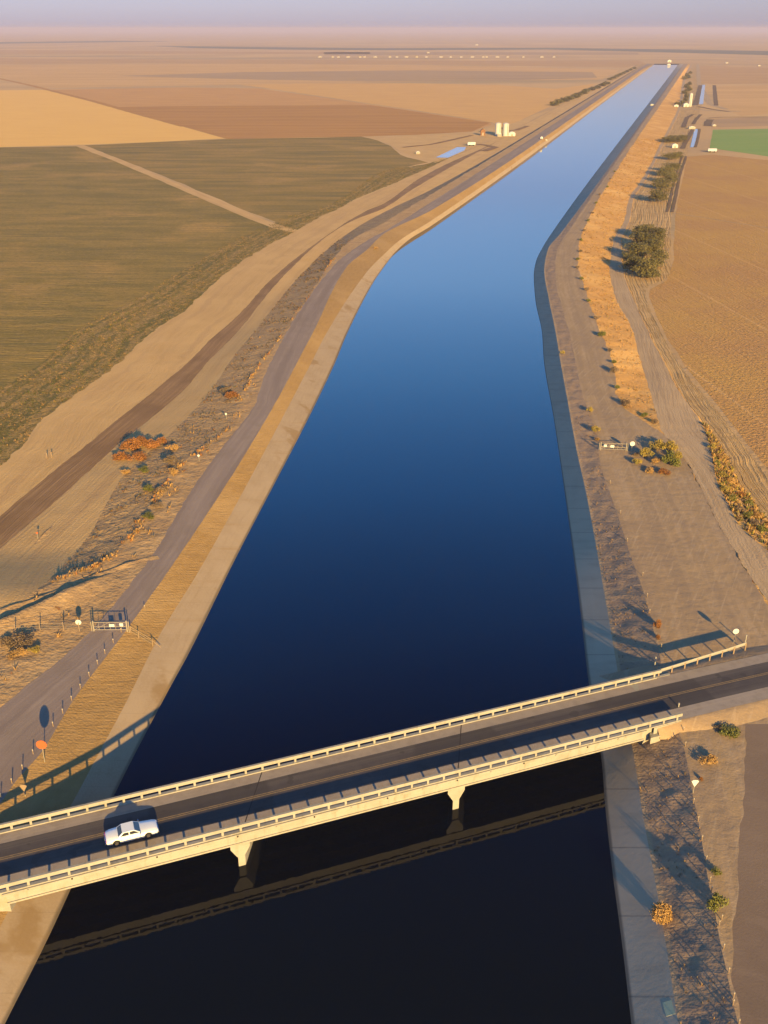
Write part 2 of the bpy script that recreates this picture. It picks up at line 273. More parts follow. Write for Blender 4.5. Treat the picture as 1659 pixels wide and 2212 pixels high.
# rows: pixel rows equally fine in world distance
dist = []; d = 16.0
while d < 5000: dist.append(d); d += max(0.45, d * 0.0042)
def row_of(D):   # pixel row of a point D metres ahead at plateau height
    z = ZP - HC; dep = D * CP - z * SP; return PY0 - F * (D * SP + z * CP) / dep
ys = np.array([row_of(d) for d in dist]); ys = ys[ys > 138.5]; ys = np.append(ys, 138.0); YS = ys
DIST = (HC - ZP) / np.tan(PIT + np.arctan((YS - PY0) / F))
def smooth_interp(pts, y):
    pts = sorted(pts, key=lambda p: p[1]); py = np.array([p[1] for p in pts], float); px = np.array([p[0] for p in pts], float)
    # monotone cubic (Fritsch-Carlson)
    h = np.diff(py); dl = np.diff(px) / h; m = np.zeros_like(px)
    m[1:-1] = np.where(dl[:-1] * dl[1:] > 0, 2 * dl[:-1] * dl[1:] / (dl[:-1] + dl[1:] + 1e-12), 0); m[0] = dl[0]; m[-1] = dl[-1]
    i = np.clip(np.searchsorted(py, y) - 1, 0, len(h) - 1); t = (y - py[i]) / h[i]
    r = (2 * t**3 - 3 * t**2 + 1) * px[i] + (t**3 - 2 * t**2 + t) * h[i] * m[i] + (-2 * t**3 + 3 * t**2) * px[i + 1] + (t**3 - t**2) * h[i] * m[i + 1]
    r = np.where(y > py[-1], px[-1] + dl[-1] * (y - py[-1]), r); return r
def rail(pts, zf, jit=0.0, seed=0):
    x = smooth_interp(pts, YS)
    if jit:
        n = np.array([noise.noise((float(D) * .22, seed * 9.1, 0)) + .6 * noise.noise((float(D) * .7, seed * 3.1, 5)) + 1.2 * noise.noise((float(D) * .05, seed * 5.3, 2)) for D in DIST])
        x = x + n * jit * F / (DIST * 1.1 + 40)
    z = zf(YS) if callable(zf) else np.full(len(YS), float(zf))
    return x, z
def zend(z):  # embankment fades to field level at the far end
    return lambda y: ZF + ((z(y) if callable(z) else z) - ZF) * sst(138, 150, y)
zleft = lambda y: ZF + (ZP - ZF) * sst(1185, 1300, y)
zweedL = lambda y: (ZF - .3) + 1.4 * sst(560, 760, y) + (ZP - ZF - 1.1) * sst(1180, 1290, y)
zgr = lambda y: ZF + (ZP - ZF) * sst(790, 950, y)
zr2l = lambda y: ZF + .1 + (ZP - ZF - .1) * sst(870, 1030, y)
zfe = lambda y: ZF + (ZP - ZF) * sst(1130, 1330, y)
RL = {}
def addrail(n, pts, z, jit=0): RL[n] = list(rail(pts, zend(z), jit, len(RL) + 1))
addrail('RW', [(1381,138),(929,352),(829,370),(715,440),(615,470),(450,550),(300,640),(155,720),(75,792),(0,840),(-2400,2700)], zleft, .8)
addrail('LD', [(1384,138),(861,392),(829,405),(750,440),(650,492),(500,580),(400,670),(320,725),(245,792),(125,880),(0,1007),(-2000,2700)], zleft, 1.0)
addrail('BL', [(1388,138),(1075,305),(1052,316),(951,361),(896,392),(829,440),(792,455),(690,520),(595,595),(500,695),(470,720),(395,792),(200,950),(0,1115),(-1700,2700)], zleft, .25)
addrail('BR', [(1390,138),(896,406),(829,450),(765,475),(700,515),(600,610),(510,720),(440,792),(400,840),(250,965),(100,1100),(0,1185),(-1500,2700)], zleft, .25)
addrail('WL', [(1392,138),(931,410),(844,451),(765,495),(700,545),(635,610),(555,710),(505,770),(450,850),(370,935),(265,1030),(195,1150),(140,1220),(60,1290),(-40,1370),(-1300,2700)], zweedL, .2)
addrail('WR', [(1394,138),(931,420),(829,480),(750,525),(665,640),(600,735),(525,845),(495,920),(370,1020),(280,1160),(217,1214),(130,1247),(40,1330),(-20,1390),(-1200,2700)], ZP - .1, .7)
addrail('RD', [(1398,138),(931,437),(829,500),(792,520),(720,575),(580,792),(550,870),(440,1020),(310,1224),(200,1358),(24,1510),(-120,1645),(-700,2700)], ZP, .35)
addrail('GL', [(1405,138),(931,454.6),(829.4,505),(792,540),(750,575),(675,720),(637,792),(595,870),(505,1020),(370,1224),(273.5,1361),(161,1510),(94,1619),(24,1701),(-210,2100),(-480,2700)], ZP, .08)
addrail('LL', [(1411,138),(931,477),(861.5,520.6),(826.7,552),(792,588),(705,720),(668,792),(435,1224),(346,1370),(267,1527.6),(206.6,1640),(158,1731),(18,1968),(-100,2212),(-330,2700)], ZL, 0)
addrail('WTL', [(1415,138),(931,489),(885.7,517),(854.5,545),(830,576),(806,611),(750,720),(720,792),(500,1224),(407,1413),(364.6,1490),(252,1707),(153.6,1919),(104,2026),(10.4,2212),(-230,2700)], 0, 0)
RL['WTL'][1][:] = 0
addrail('WTR', [(1466,138),(1188,509),(1173,533),(1157.5,566),(1153,594),(1156.6,648),(1171,720),(1174.5,775),(1196,903),(1222,1079),(1251,1296),(1271,1469),(1301,1656),(1306.5,1731),(1323,1882),(1343,2033),(1364,2212),(1421,2700)], 0, 0)
RL['WTR'][1][:] = 0
zlr = lambda y: ZL + 1.55 * (1 - sst(850, 1350, y))
addrail('LR', [(1476,138),(1212,503),(1184,538),(1175.7,583),(1186,648),(1200.7,720),(1209.5,775),(1225,860),(1244.7,968),(1269,1079),(1308,1296),(1335.6,1457),(1373,1656),(1388,1756.5),(1416,1907),(1431,1995),(1451,2121),(1465,2212),(1538,2700)], zlr, 0)
addrail('BK', [(1478,138),(1228,500),(1206,535),(1199.5,570),(1201.7,618),(1212,655),(1230,720),(1242,775),(1258,850),(1290.5,942),(1296,997),(1323,1079),(1371,1224),(1396.5,1296),(1420,1394),(1440,1480),(1486,1656),(1499,1731),(1515,1807),(1531.5,1907),(1549,1995),(1565,2083),(1584,2171),(1594,2212),(1700,2700)], ZP, .12)
addrail('RR', [(1481,138),(1258,500),(1238,566),(1240,600),(1253.7,648),(1284,720),(1294,775),(1313,850),(1346,942),(1400,1050),(1460,1200),(1540,1400),(1614,1600),(1612,1681),(1598,1807),(1588,1945),(1579,2008),(1578,2100),(1604,2212),(1720,2700)], ZP, .4)
addrail('GO', [(1486,138),(1276,465),(1250,530),(1249,565),(1254.5,600),(1279,670),(1297,720),(1322,775),(1333,850),(1350,880),(1431,939),(1480,1000),(1560,1150),(1659,1300),(1990,1700),(2700,2700)], ZP, .6)
addrail('GR', [(1492,138),(1475,173),(1466,228),(1442,281),(1420,323),(1408,350),(1378,400),(1360,425),(1349,475),(1325,520),(1317,585),(1329,640),(1368.7,720),(1383,775),(1398,828),(1433,939),(1482,1000),(1562,1150),(1661,1300),(2000,1700),(2710,2700)], zgr, .3)
addrail('TL', [(1496,138),(1481,173),(1472,228),(1449,281),(1428,323),(1415,350),(1388,400),(1370,425),(1360,475),(1342,525),(1350,600),(1365,640),(1402,720),(1430,775),(1470,850),(1520,924),(1536,969),(1544,1021),(1572,1087),(1591,1126),(1665,1195),(1950,1420),(2800,2700)], zr2l, .35)
addrail('TR', [(1497,138),(1482,173),(1473,228),(1450,281),(1429,323),(1416,350),(1389,400),(1371,425),(1361,475),(1343,525),(1352,600),(1367,640),(1404,720),(1433,775),(1474,850),(1530,924),(1557,964),(1591,1032),(1630,1087),(1659,1122),(1725,1190),(2020,1400),(2900,2700)], zfe, .35)
addrail('FE', [(1530,138),(1524,180),(1515,228),(1498,281),(1484,335),(1466,390),(1452,457),(1449,515),(1449,592),(1438,603),(1398,619),(1394,630),(1424.5,710),(1469.5,790),(1541.7,876.7),(1659,1030),(2050,1400),(3100,2700)], zfe, .3)
order = ['RW','LD','BL','BR','WL','WR','RD','GL','LL','WTL','WTR','LR','BK','RR','GO','GR','TL','TR','FE']
for a, b in zip(order, order[1:]):
    RL[b][0] = np.maximum(RL[b][0], RL[a][0] + .25)
def Uv(x, y, z):
    r = (x - PX0) / F; u = -(y - PY0) / F; dz = -SP + u * CP; t = (z - HC) / dz
    return np.stack([r * t, (CP + u * SP) * t, z], -1)
PR = {k: Uv(v[0], YS, v[1]) for k, v in RL.items()}
def nz(x, y, s, seed=0): return noise.noise((float(x) * s, float(y) * s, seed * 7.7))
STR = []
def strip(name, a, b, mat, n=4, amp=0.0, fs=.4, over=0.0, yr=None, kind='structure', rill=0, profile=None):
    A, B = PR[a], PR[b]; nr = len(YS)
    if yr:
        ix = np.where((YS >= yr[0]) & (YS <= yr[1]))[0]; lo, hi = max(0, ix[0] - (1 if yr[1] < 9000 else 0)), ix[-1] + 1; A, B = A[lo:hi], B[lo:hi]; nr = hi - lo
    ts = np.linspace(0, 1, n + 1)
    if over: ts = np.append(ts, [1 + over])
    elif over == 0 and False: pass
    V = A[:, None, :] * (1 - ts)[None, :, None] + B[:, None, :] * ts[None, :, None]
    W = np.linalg.norm((B - A)[:, :2], axis=1)
    seg = np.linalg.norm(np.diff(A[:, :2], axis=0), axis=1); v = np.concatenate([[0], np.cumsum(seg)])
    if profile is not None:
        for j, t in enumerate(ts): V[:, j, 2] += profile(t)
    if amp:
        for j, t in enumerate(ts[:n + 1]):
            e = math.sin(math.pi * t) ** .5 if 0 < t < 1 else 0
            if e == 0: continue
            for i in range(nr):
                if DIST[i] < 700:
                    x, y = V[i, j, :2]
                    h = nz(x, y, fs, 1) + .5 * nz(x, y, fs * 2.3, 2)
                    if rill: h += rill * noise.noise((v[i] * .55, t * .9, 3)) + .6 * rill * noise.noise((v[i] * 1.3, t * .7, 8))
                    V[i, j, 2] += h * amp * e
    k = len(ts)
    uv = np.stack([np.broadcast_to(ts[None, :] * W[:, None], (nr, k)), np.broadcast_to(v[:, None], (nr, k))], -1).reshape(-1, 2)
    idx = np.arange(nr * k).reshape(nr, k)
    Fc = np.stack([idx[:-1, :-1], idx[:-1, 1:], idx[1:, 1:], idx[1:, :-1]], -1).reshape(-1, 4)
    o = mesh_np(name, V.reshape(-1, 3), Fc, mat, uv=uv, smooth=True); tag(o, kind=kind); STR.append(o); return o
strip('weedy_field_margin', 'RW', 'LD', M['row_weeds'], 8, .12, .7)
strip('dirt_track_wide', 'LD', 'BL', M['dirt'], 4, .05, .3)
strip('brown_road', 'BL', 'BR', M['brown_road'], 3)
strip('dirt_verge', 'BR', 'WL', M['dirt'], 3, .04)
strip('weedy_slope', 'WL', 'WR', M['weed_slope'], 10, .22, .6)
strip('road_shoulder', 'WR', 'RD', M['shoulder'], 8, .14, .5)
strip('service_road_west', 'RD', 'GL', M['road'], 3)
strip('grass_slope_west', 'GL', 'LL', M['grass_l'], 6, .07, .5)
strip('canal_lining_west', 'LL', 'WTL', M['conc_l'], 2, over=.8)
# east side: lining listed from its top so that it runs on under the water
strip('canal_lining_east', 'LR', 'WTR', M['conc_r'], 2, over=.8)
strip('bank_slope_east', 'LR', 'BK', M['east_bank'], 12, .14, .6, rill=.4)
strip('service_road_east', 'BK', 'RR', M['road_r'], 3)
strip('dirt_apron_east', 'RR', 'GO', M['road_r'], 6, .05, .3, yr=(0, 1560))
M['pave'] = gm('brown_pavement', (0.165, 0.115, 0.085), [NZ(.12, .4, .7, (0.135, .095, .07), .8), NZ((.25, .6, 1), .5, .7, (.19, .135, .10), .6, rot=15), NZ(3, .5, .8, (.13, .09, .068), .4), NZ(.03, .5, .65, (.20, .14, .10), .6)], [BP(4, .008)])
strip('old_pavement_east', 'RR', 'GO', M['pave'], 4, 0, .3, yr=(1560, 9999))
strip('golden_grass_slope', 'GO', 'GR', M['gold'], 6, .25, .35)
strip('field_track_east', 'GR', 'TL', M['track'], 4)
strip('scrub_strip_east', 'TL', 'TR', M['gold'], 4, .2, .5)
strip('furrowed_margin_east', 'TR', 'FE', M['ridged'], 5, .08, .5)
# water
A, B = PR['WTL'].copy(), PR['WTR'].copy(); A[:, 0] -= .35; B[:, 0] += .35; A[:, 2] = 0; B[:, 2] = 0
V = np.concatenate([A, B]); n = len(YS); i = np.arange(n - 1)
wat = mesh_np('canal_water', V, np.stack([i, i + n, i + n + 1, i + 1], -1), M['water']); tag(wat, kind='structure')
# canal bed, closed end
bed = MB(); bed.add([tuple(p) for p in (PR['WTL'][0] + [0, 0, -1.6], PR['WTR'][0] + [0, 0, -1.6], PR['WTR'][-1] + [0, 0, -1.6], PR['WTL'][-1] + [0, 0, -1.6])], [(0, 1, 2, 3)])
tag(bed.build('canal_bed', M['conc_r']), kind='structure')
# the plain
def plain():
    nr = len(YS); vs = []; fs = []
    for side, rn in ((-1, 'RW'), (1, 'FE')):
        P = PR[rn]; offs = [0, 40, 300, 2500, 15000, 45000]; base = len(vs)
        for i in range(nr):
            for o in offs: vs.append((P[i, 0] + side * o, P[i, 1], P[i, 2] if YS[i] > 1130 else ZF))
        k = len(offs)
        for i in range(nr - 1):
            for j in range(k - 1):
                q = base + i * k + j; fs.append((q, q + 1, q + k + 1, q + k) if side > 0 else (q, q + k, q + k + 1, q + 1))
    # far part
    y0 = PR['RW'][-1, 1]; xl, xr = PR['RW'][-1, 0], PR['FE'][-1, 0]; base = len(vs)
    X = [xl - 45000, xl - 2500, xl, xr, xr + 2500, xr + 45000]; Y = [y0, y0 + 300, y0 + 1500, y0 + 6000, y0 + 18000, y0 + 45000]
    for yy in Y:
        for xx in X: vs.append((xx, yy, ZF))
    for i in range(5):
        for j in range(5):
            q = base + i * 6 + j; fs.append((q, q + 1, q + 7, q + 6))
    o = mesh_np('ground', vs, np.array(fs), M['ground']); tag(o, kind='structure'); return o
STR.append(plain())
# ---------------------------------------------------------------- fields as sheets
def sheet(name, pts, mat, z=ZF, off=.01, jit=.8, step=12, kind='structure', uvdir=None):
    W = [U(x, y, z + off) for x, y in pts]; out = []
    for a, b in zip(W, W[1:] + W[:1]):
        d = (b - a); n = max(1, min(60, int(d.length / step)))
        for i in range(n):
            p = a + d * (i / n)
            if 0 < i and jit:
                nrm = Vector((-d.y, d.x, 0)).normalized(); p = p + nrm * (jit * (noise.noise(p * .04) + .5 * noise.noise(p * .15)) * min(1, 4 * min(i / n, 1 - i / n)))
            out.append(p)
    tris = geometry.tessellate_polygon([[Vector((p.x, p.y, 0)) for p in out]])
    fs = []
    for t in tris:
        a, b, c = (out[i] for i in t)
        fs.append(tuple(t) if (b - a).cross(c - a).z > 0 else tuple(t)[::-1])
    o = mesh_np(name, [tuple(p) for p in out], np.array(fs), mat); tag(o, kind=kind); return o
def path_sheet(name, pts, width, mat, z=ZF, off=.02, jit=.3, close=False, edge=True):
    P = [U(x, y, z + off) for x, y in pts]; Q = []
    for a, b in zip(P, P[1:]):
        n = max(1, int((b - a).length / 10)); Q += [a + (b - a) * (i / n) for i in range(n)]
    Q.append(P[-1]); vs = []; uv = []; s = 0
    for i, p in enumerate(Q):
        d = (Q[min(i + 1, len(Q) - 1)] - Q[max(i - 1, 0)]).normalized(); n = Vector((-d.y, d.x, 0))
        if i: s += (p - Q[i - 1]).length
        w2 = width / 2 * (1 + .25 * noise.noise(p * .1)); c = p + n * (jit * noise.noise(p * .07 + Vector((3, 1, 2))))
        vs += [c + n * w2, c - n * w2]; uv += [(0, s), (width, s)]
    fs = [(2 * i, 2 * i + 1, 2 * i + 3, 2 * i + 2) for i in range(len(Q) - 1)]
    o = mesh_np(name, vs, np.array(fs), mat, uv=uv); tag(o, kind='structure'); return o
xr = lambda n, y: float(np.interp(-y, -YS, RL[n][0]))   # rail pixel at a row
rw = lambda y: (xr('RW', y) + 4, y)
sheet('field_green_west', [(-500, 325), (165, 316), (240, 345), (340, 386), (440, 428), (540, 470), (596, 490), *[rw(y) for y in range(510, 1000, 14)], (-900, 1300), (-1200, 900)], M['f_green'], off=.012, jit=1.0)
sheet('field_green_north', [(182, 314), (330, 307), (490, 300), (700, 297), (780, 295), (815, 303), (845, 316), (858, 328), (880, 340), (925, 351), *[rw(y) for y in range(362, 470, 9)], (612, 486), (540, 459), (440, 417), (340, 375), (250, 340)], M['f_green2'], off=.012, jit=1.5)
path_sheet('field_path', [(172, 314), (260, 349), (350, 387), (450, 430), (550, 472), (605, 492), (640, 500)], 5.5, M['dirt'], off=.03)
sheet('field_gold', [(-600, 200), (0, 195), (100, 194), (200, 219), (300, 247), (400, 275), (485, 299), (330, 307), (165, 313), (0, 318), (-500, 324)], M['f_gold'], off=.02)
path_sheet('field_ditch_road', [(-200, 140), (0, 170), (60, 183), (100, 193), (200, 218), (300, 246), (400, 273)], 9, M['f_brown'], off=.05)
sheet('field_ploughed', [(105, 194), (390, 189), (560, 191), (700, 211), (864, 235), (960, 250), (1059, 264), (1062, 269), (1020, 284), (900, 291), (780, 295), (490, 300), (300, 246), (200, 218)], M['f_brown2'], off=.03)
sheet('field_ploughed_dark', [(245, 231), (400, 229), (600, 228), (800, 227), (864, 236), (960, 251), (1059, 265), (1020, 284), (900, 291), (780, 295), (490, 300)], M['f_brown'], off=.06)
sheet('field_tan', [(520, 183), (700, 180), (900, 180), (1080, 184), (1200, 192), (1290, 180), (1188, 230), (1120, 262), (1085, 274), (1062, 264), (960, 248), (864, 233), (700, 209), (560, 188)], M['f_tan'], off=.05)
sheet('yard_west', [(795, 296), (930, 291), (1010, 287), (1062, 275), (1120, 262), (1160, 245), (1190, 238), (1100, 283), (1050, 303), (1000, 328), (940, 352), (935, 350), (890, 338), (862, 325), (845, 314), (820, 302)], M['dirt'], off=.045, jit=1.5)
sheet('field_far_pink', [(-1500, 150), (-600, 168), (0, 165), (100, 190), (520, 183), (900, 176), (1300, 172), (1340, 150), (900, 140), (400, 138), (-200, 142)], M['f_pink2'], off=.03)
sheet('field_far_grey', [(250, 164), (520, 156), (900, 152), (1280, 156), (1290, 168), (1100, 174), (800, 176), (560, 172)], M['f_greyband'], off=.08)
sheet('field_far_brown', [(-1500, 128), (-300, 124), (300, 128), (900, 131), (1380, 131), (1395, 137), (1350, 146), (900, 139), (300, 137), (-400, 141), (-1500, 145)], M['f_pink'], off=.10)
sheet('field_far_dark', [(330, 99), (500, 101), (830, 104), (1180, 103), (1400, 106), (1659, 110), (2300, 118), (2300, 128), (1659, 119), (1400, 112), (1180, 107), (830, 108.5), (600, 107), (420, 104)], M['f_dark'], off=.3, jit=10, step=150)
sheet('field_far_dark_west', [(-1200, 95), (0, 91), (250, 88), (380, 89), (250, 91), (0, 94.5), (-1200, 99)], M['f_dark'], off=.4, jit=10, step=150)
sheet('field_far_grey_east', [(700, 113), (1000, 112), (1380, 114), (1380, 118), (1000, 118), (700, 119)], M['f_greyband'], off=.3, jit=10, step=100)
sheet('field_far_strip', [(-1500, 108), (-200, 106), (400, 111), (800, 113), (800, 116), (300, 116), (-1500, 116)], M['f_pink'], off=.3, jit=10, step=100)
# east fields
fe = lambda y, o=3: (xr('FE', y) + o, y)
sheet('field_harrowed', [(1484, 338), (1540, 334), (1659, 346), (2300, 400), (4500, 1500), (3000, 1650), (2300, 1560), fe(1120, 12), fe(1030, 12), fe(950, 12), fe(877, 10), fe(790, 8), fe(710, 7), fe(640, 7), (1404, 625), fe(606, 8), fe(560, 8), fe(515, 8), fe(470, 8), fe(430, 8), fe(390, 8)], M['f_right'], off=.012, jit=.8)
sheet('field_green_crop', [(1540, 280), (1659, 278), (2300, 270), (2300, 392), (1659, 338), (1590, 328), (1533, 320)], M['f_lawn'], off=.03)
sheet('field_east_grey', [(1540, 258), (1600, 254), (1659, 252), (2300, 244), (2300, 262), (1659, 272), (1560, 274), (1536, 273)], M['f_greyband'], off=.06)
sheet('field_east_pink', [(1548, 186), (1659, 184), (2600, 176), (2600, 236), (1659, 246), (1600, 250), (1562, 232), (1550, 226)], M['f_pink2'], off=.05)
sheet('field_east_far', [(1512, 142), (1659, 146), (2600, 150), (2600, 172), (1659, 180), (1548, 182), (1510, 180)], M['f_pink'], off=.05)
path_sheet('track_east_far', [(1507, 139), (1509, 160), (1510, 182), (1535, 226), (1570, 236)], 7, M['track'], off=.09)
path_sheet('cross_track_east', [(1408, 228), (1440, 231), (1500, 236), (1560, 240), (1600, 240)], 9, M['track'], off=.07)
path_sheet('field_line_east', [(1452, 460), (1520, 470), (1600, 483), (1700, 498), (2000, 540)], 1.6, M['weed_slope'], off=.02)
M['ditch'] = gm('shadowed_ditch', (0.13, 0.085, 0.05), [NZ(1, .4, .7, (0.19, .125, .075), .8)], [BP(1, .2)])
M['tyre'] = gm('tyre_mark', (0.235, 0.16, 0.10), [NZ((1, .2, 1), .45, .7, (.30, .205, .13), .8, coord='UV')])
# ---------------------------------------------------------------- ray hits on the terrain
allv = []; allf = []
for o in STR:
    me = o.data; n0 = len(allv); vv = np.empty(len(me.vertices) * 3, np.float32); me.vertices.foreach_get('co', vv)
    allv += vv.reshape(-1, 3).tolist(); allf += [tuple(i + n0 for i in p.vertices) for p in me.polygons]
BV = BVHTree.FromPolygons(allv, allf)
def hit(x, y):
    d = (U(x, y, 0) - Vector((0, 0, HC))).normalized()
    h = BV.ray_cast(Vector((0, 0, HC)), d)
    return h[0] if h[0] else U(x, y, ZF)
def gz(x, y):
    h = BV.ray_cast(Vector((x, y, 60)), Vector((0, 0, -1))); return h[0].z if h[0] else ZP
# ---------------------------------------------------------------- bridge frame
O3 = U(0, 1911, ZR); far0 = U(0, 1781, ZR)
a1, b1 = U(1475, 1541, ZR) - O3, U(1412, 1449, ZR) - far0
ea = (a1.normalized() + b1.normalized()).normalized(); ea.z = 0; ea.normalize(); na = Vector((-ea.y, ea.x, 0))
O2 = Vector((O3.x, O3.y, 0)); BW = (far0 - O3).dot(na); SKW = 0.502; EZ = Vector((0, 0, 1))
def bp(s, t, z): return O2 + ea * s + na * t + EZ * z
def sof(x, y, z): return (U(x, y, z) - O2).dot(ea)
def tof(x, y, z): return (U(x, y, z) - O2).dot(na)
print('BW', BW, 'posts', (sof(558, 1771, ZR) - sof(59, 1896, ZR)) / 12, 'line t', tof(0, 1850, ZD), tof(504, 1732, ZD), tof(1008, 1610, ZD), 'pier t', tof(530, 1850, 0), tof(985, 1737, 0))
def bbox(mb, s0, s1, t0, t1, z0, z1, skew=True):
    k = SKW if skew else 0
    vs = [bp(s + k * t, t, z) for z in (z0, z1) for s, t in ((s0, t0), (s1, t0), (s1, t1), (s0, t1))]
    mb.add(vs, [(3, 2, 1, 0), (4, 5, 6, 7), (0, 1, 5, 4), (1, 2, 6, 5), (2, 3, 7, 6), (3, 0, 4, 7)])
SG0, SG1 = sof(18, 1940, 3.4), sof(1391, 1597, 3.4)      # girder ends
SR0, SR1 = SG0 - 5.0, sof(1475, 1541, ZR)                 # railing ends
SFE = sof(1428, 1446, ZR)
bridge = empty('bridge', bp(0, 0, 0), label='long pale concrete road bridge with open railings crossing the canal', cat='bridge')
bridge.location = bp((SG0 + SG1) / 2, BW / 2, 0); INV = Matrix.Translation(-bridge.location)
def bpart(mb, name, mat, parent=bridge, **kw):
    mb.v = [tuple(Vector(v) - bridge.location) for v in mb.v]; o = mb.build(name, mat, parent, **kw); return o
mb = MB(); bbox(mb, SG0 - .3, SG1 + .3, -.35, BW + .35, ZD - .30, ZD); bpart(mb, 'deck', M['bridge_conc'])
for t in (.05, 2.2, BW / 2, BW - 2.2, BW - .05):
    mb = MB(); w2 = .22
    bbox(mb, SG0, SG1, t - w2, t + w2, 3.55, ZD - .303); bbox(mb, SG0, SG1, t - .34, t + .34, 3.35, 3.548); bpart(mb, 'girder', M['bridge_conc'])
for t0 in (-.18, BW - .27):
    mb = MB(); bbox(mb, SR0, SR1 - (2 if t0 > 1 else 0), t0, t0 + .40, ZD + .002, ZD + .14); bpart(mb, 'curb', M['bridge_conc'])
NP = (sof(558, 1771, ZR) - sof(59, 1896, ZR)) / 12; s_first = sof(59, 1896, ZR)
for t0, off in ((0.0, 0), (BW, .6)):
    mb = MB(); bbox(mb, SR0, (SFE if t0 else SR1), t0 - .13, t0 + .13, ZR - .42, ZR, skew=False if t0 == 0 else False); bpart(mb, 'railing_beam', M['bridge_conc'])
    k0 = int((SR0 - s_first) / NP); s = s_first + k0 * NP + off
    while s < (SFE if t0 else SR1) - .2:
        if s > SR0 + .1:
            mb = MB(); bbox(mb, s - .12, s + .12, t0 - .10, t0 + .10, ZD + .142, ZR - .422, skew=False)
            bpart(mb, 'railing_post', M['bridge_conc'])
        s += NP
for px, py in ((530, 1850), (985, 1737)):
    s0 = sof(px, py, 0) - SKW * tof(px, py, 0); jd = (na + ea * SKW); ex = ea
    prof = [(-1.05, 3.346), (1.05, 3.346), (1.05, 2.75), (.40, 1.55), (-.40, 1.55), (-1.05, 2.75)]
    cap = MB(); cap.prism(prof, bp(s0, 0, 0), ex, EZ, jd, -.15, BW + .15); c = bpart(cap, 'pier_cap', M['bridge_conc'])
    colm = MB()
    colm.prism([(-.38, -1.6), (.38, -1.6), (.38, 1.547), (-.38, 1.547)], bp(s0, 0, 0), ex, EZ, jd, .05, BW - .05); bpart(colm, 'pier_wall', M['bridge_conc'])
for s0, sg in ((SG0, -1), (SG1, 1)):
    mb = MB(); a, b = sorted((s0 + sg * .05, s0 + sg * 1.3)); bbox(mb, a, b, .2, BW - .2, 1.2, ZD - .305); bpart(mb, 'abutment', M['bridge_conc'])
    mb = MB(); a, b = sorted((s0 + sg * .9, s0 + sg * 2.3)); bbox(mb, a, b, -.8, .1, 3.0, 3.9); bpart(mb, 'bearing_block', M['bridge_conc'])
    mb = MB(); a, b = sorted((s0 + sg * 1.35, s0 + sg * (SR1 - SG1))); bbox(mb, a, b, -.25, .1, ZD - 1.6, ZD - .002); bpart(mb, 'wing_wall', M['bridge_conc'])
    mb = MB(); bbox(mb, a, b, BW - .1, BW + .25, ZD - 1.6, ZD - .002); bpart(mb, 'wing_wall', M['bridge_conc'])
for x, y in ((568, 1661), (997, 1557)):
    s0 = sof(x, y, ZD) - SKW * tof(x, y, ZD); mb = MB(); bbox(mb, s0 - .06, s0 + .06, -.1, BW + .1, ZD + .004, ZD + .013); bpart(mb, 'expansion_joint', M['joint'])
k = 0
for sc in np.arange(SG0 + 2, SG1 - 1, 4.2):   # scupper outlets on the near fascia
    mb = MB(); mb.box(bp(sc, -.40, ZD - .16), (.16, .10, .14), rz=math.atan2(ea.y, ea.x)); bpart(mb, 'drain', M['joint'] if k % 2 else M['bridge_conc']); k += 1
# road surface over the bridge and its approaches
def zroad(s):
    e = 0
    if s > SR1 - 4: e = min(1, (s - SR1 + 4) / 45)
    if s < SR0 + 4: e = min(1, (SR0 + 4 - s) / 30)
    return ZD - (ZD - ZP - .15) * e * e * (3 - 2 * e)
def roadstrip(name, t0, t1, dz, mat, s0=SR0 - 90, s1=SR1 + 120, n=2):
    vs = []; uv = []; ss = np.arange(s0, s1, 1.5)
    for s in ss:
        for j in range(n + 1):
            t = t0 + (t1 - t0) * j / n; vs.append(bp(s, t, zroad(s) + dz)); uv.append((s, t - BW / 2))
    fs = [(i * (n + 1) + j, (i + 1) * (n + 1) + j, (i + 1) * (n + 1) + j + 1, i * (n + 1) + j + 1) for i in range(len(ss) - 1) for j in range(n)]
    return tag(mesh_np(name, vs, np.array(fs), mat, uv=uv), kind='structure')
TC = (tof(504, 1732, ZD) + tof(1008, 1610, ZD)) / 2
roadstrip('road_shoulder_paving', .02, BW - .02, .0045, M['asphalt_edge'])  # pale shoulder, widened on near side to paint in the sunlit strip
roadstrip('road', 2.15, BW - 1.75, .009, M['asphalt'], n=4)
roadstrip('road_centre_line', TC - .20, TC - .06, .0135, M['line']); roadstrip('road_centre_line', TC + .06, TC + .20, .0135, M['line'])
for s0, s1 in ((SR1 - 3.5, SR1 + 120), (SR0 - 90, SR0 + 3.5)):   # embankment under the approach
    vs = []; ss = np.arange(s0, s1, 1.5)
    for s in ss:
        z = zroad(s) - .02
        e_ = min(1, max(0, (s - SR1 + 3.5) / 9 if s > 0 and s0 > 0 else (SR0 + 3.5 - s) / 9))
        for t, zz in ((-1.0 - 3.0 * e_, ZP - .5), (-.15 - .55 * e_, z - .05), (.05, z), (BW - .05, z), (BW + .9, z - .05), (BW + 4.5, ZP - .6)):
            kx = SKW * t if False else 0
            vs.append(bp(s + kx, t, zz + (.05 * noise.noise((s * .4, t, 0)) if abs(t - BW / 2) > BW / 2 else 0)))
    fs = [(i * 6 + j, (i + 1) * 6 + j, (i + 1) * 6 + j + 1, i * 6 + j + 1) for i in range(len(ss) - 1) for j in range(5)]
    tag(mesh_np('road_embankment', vs, np.array(fs), M['road_r']), kind='structure')
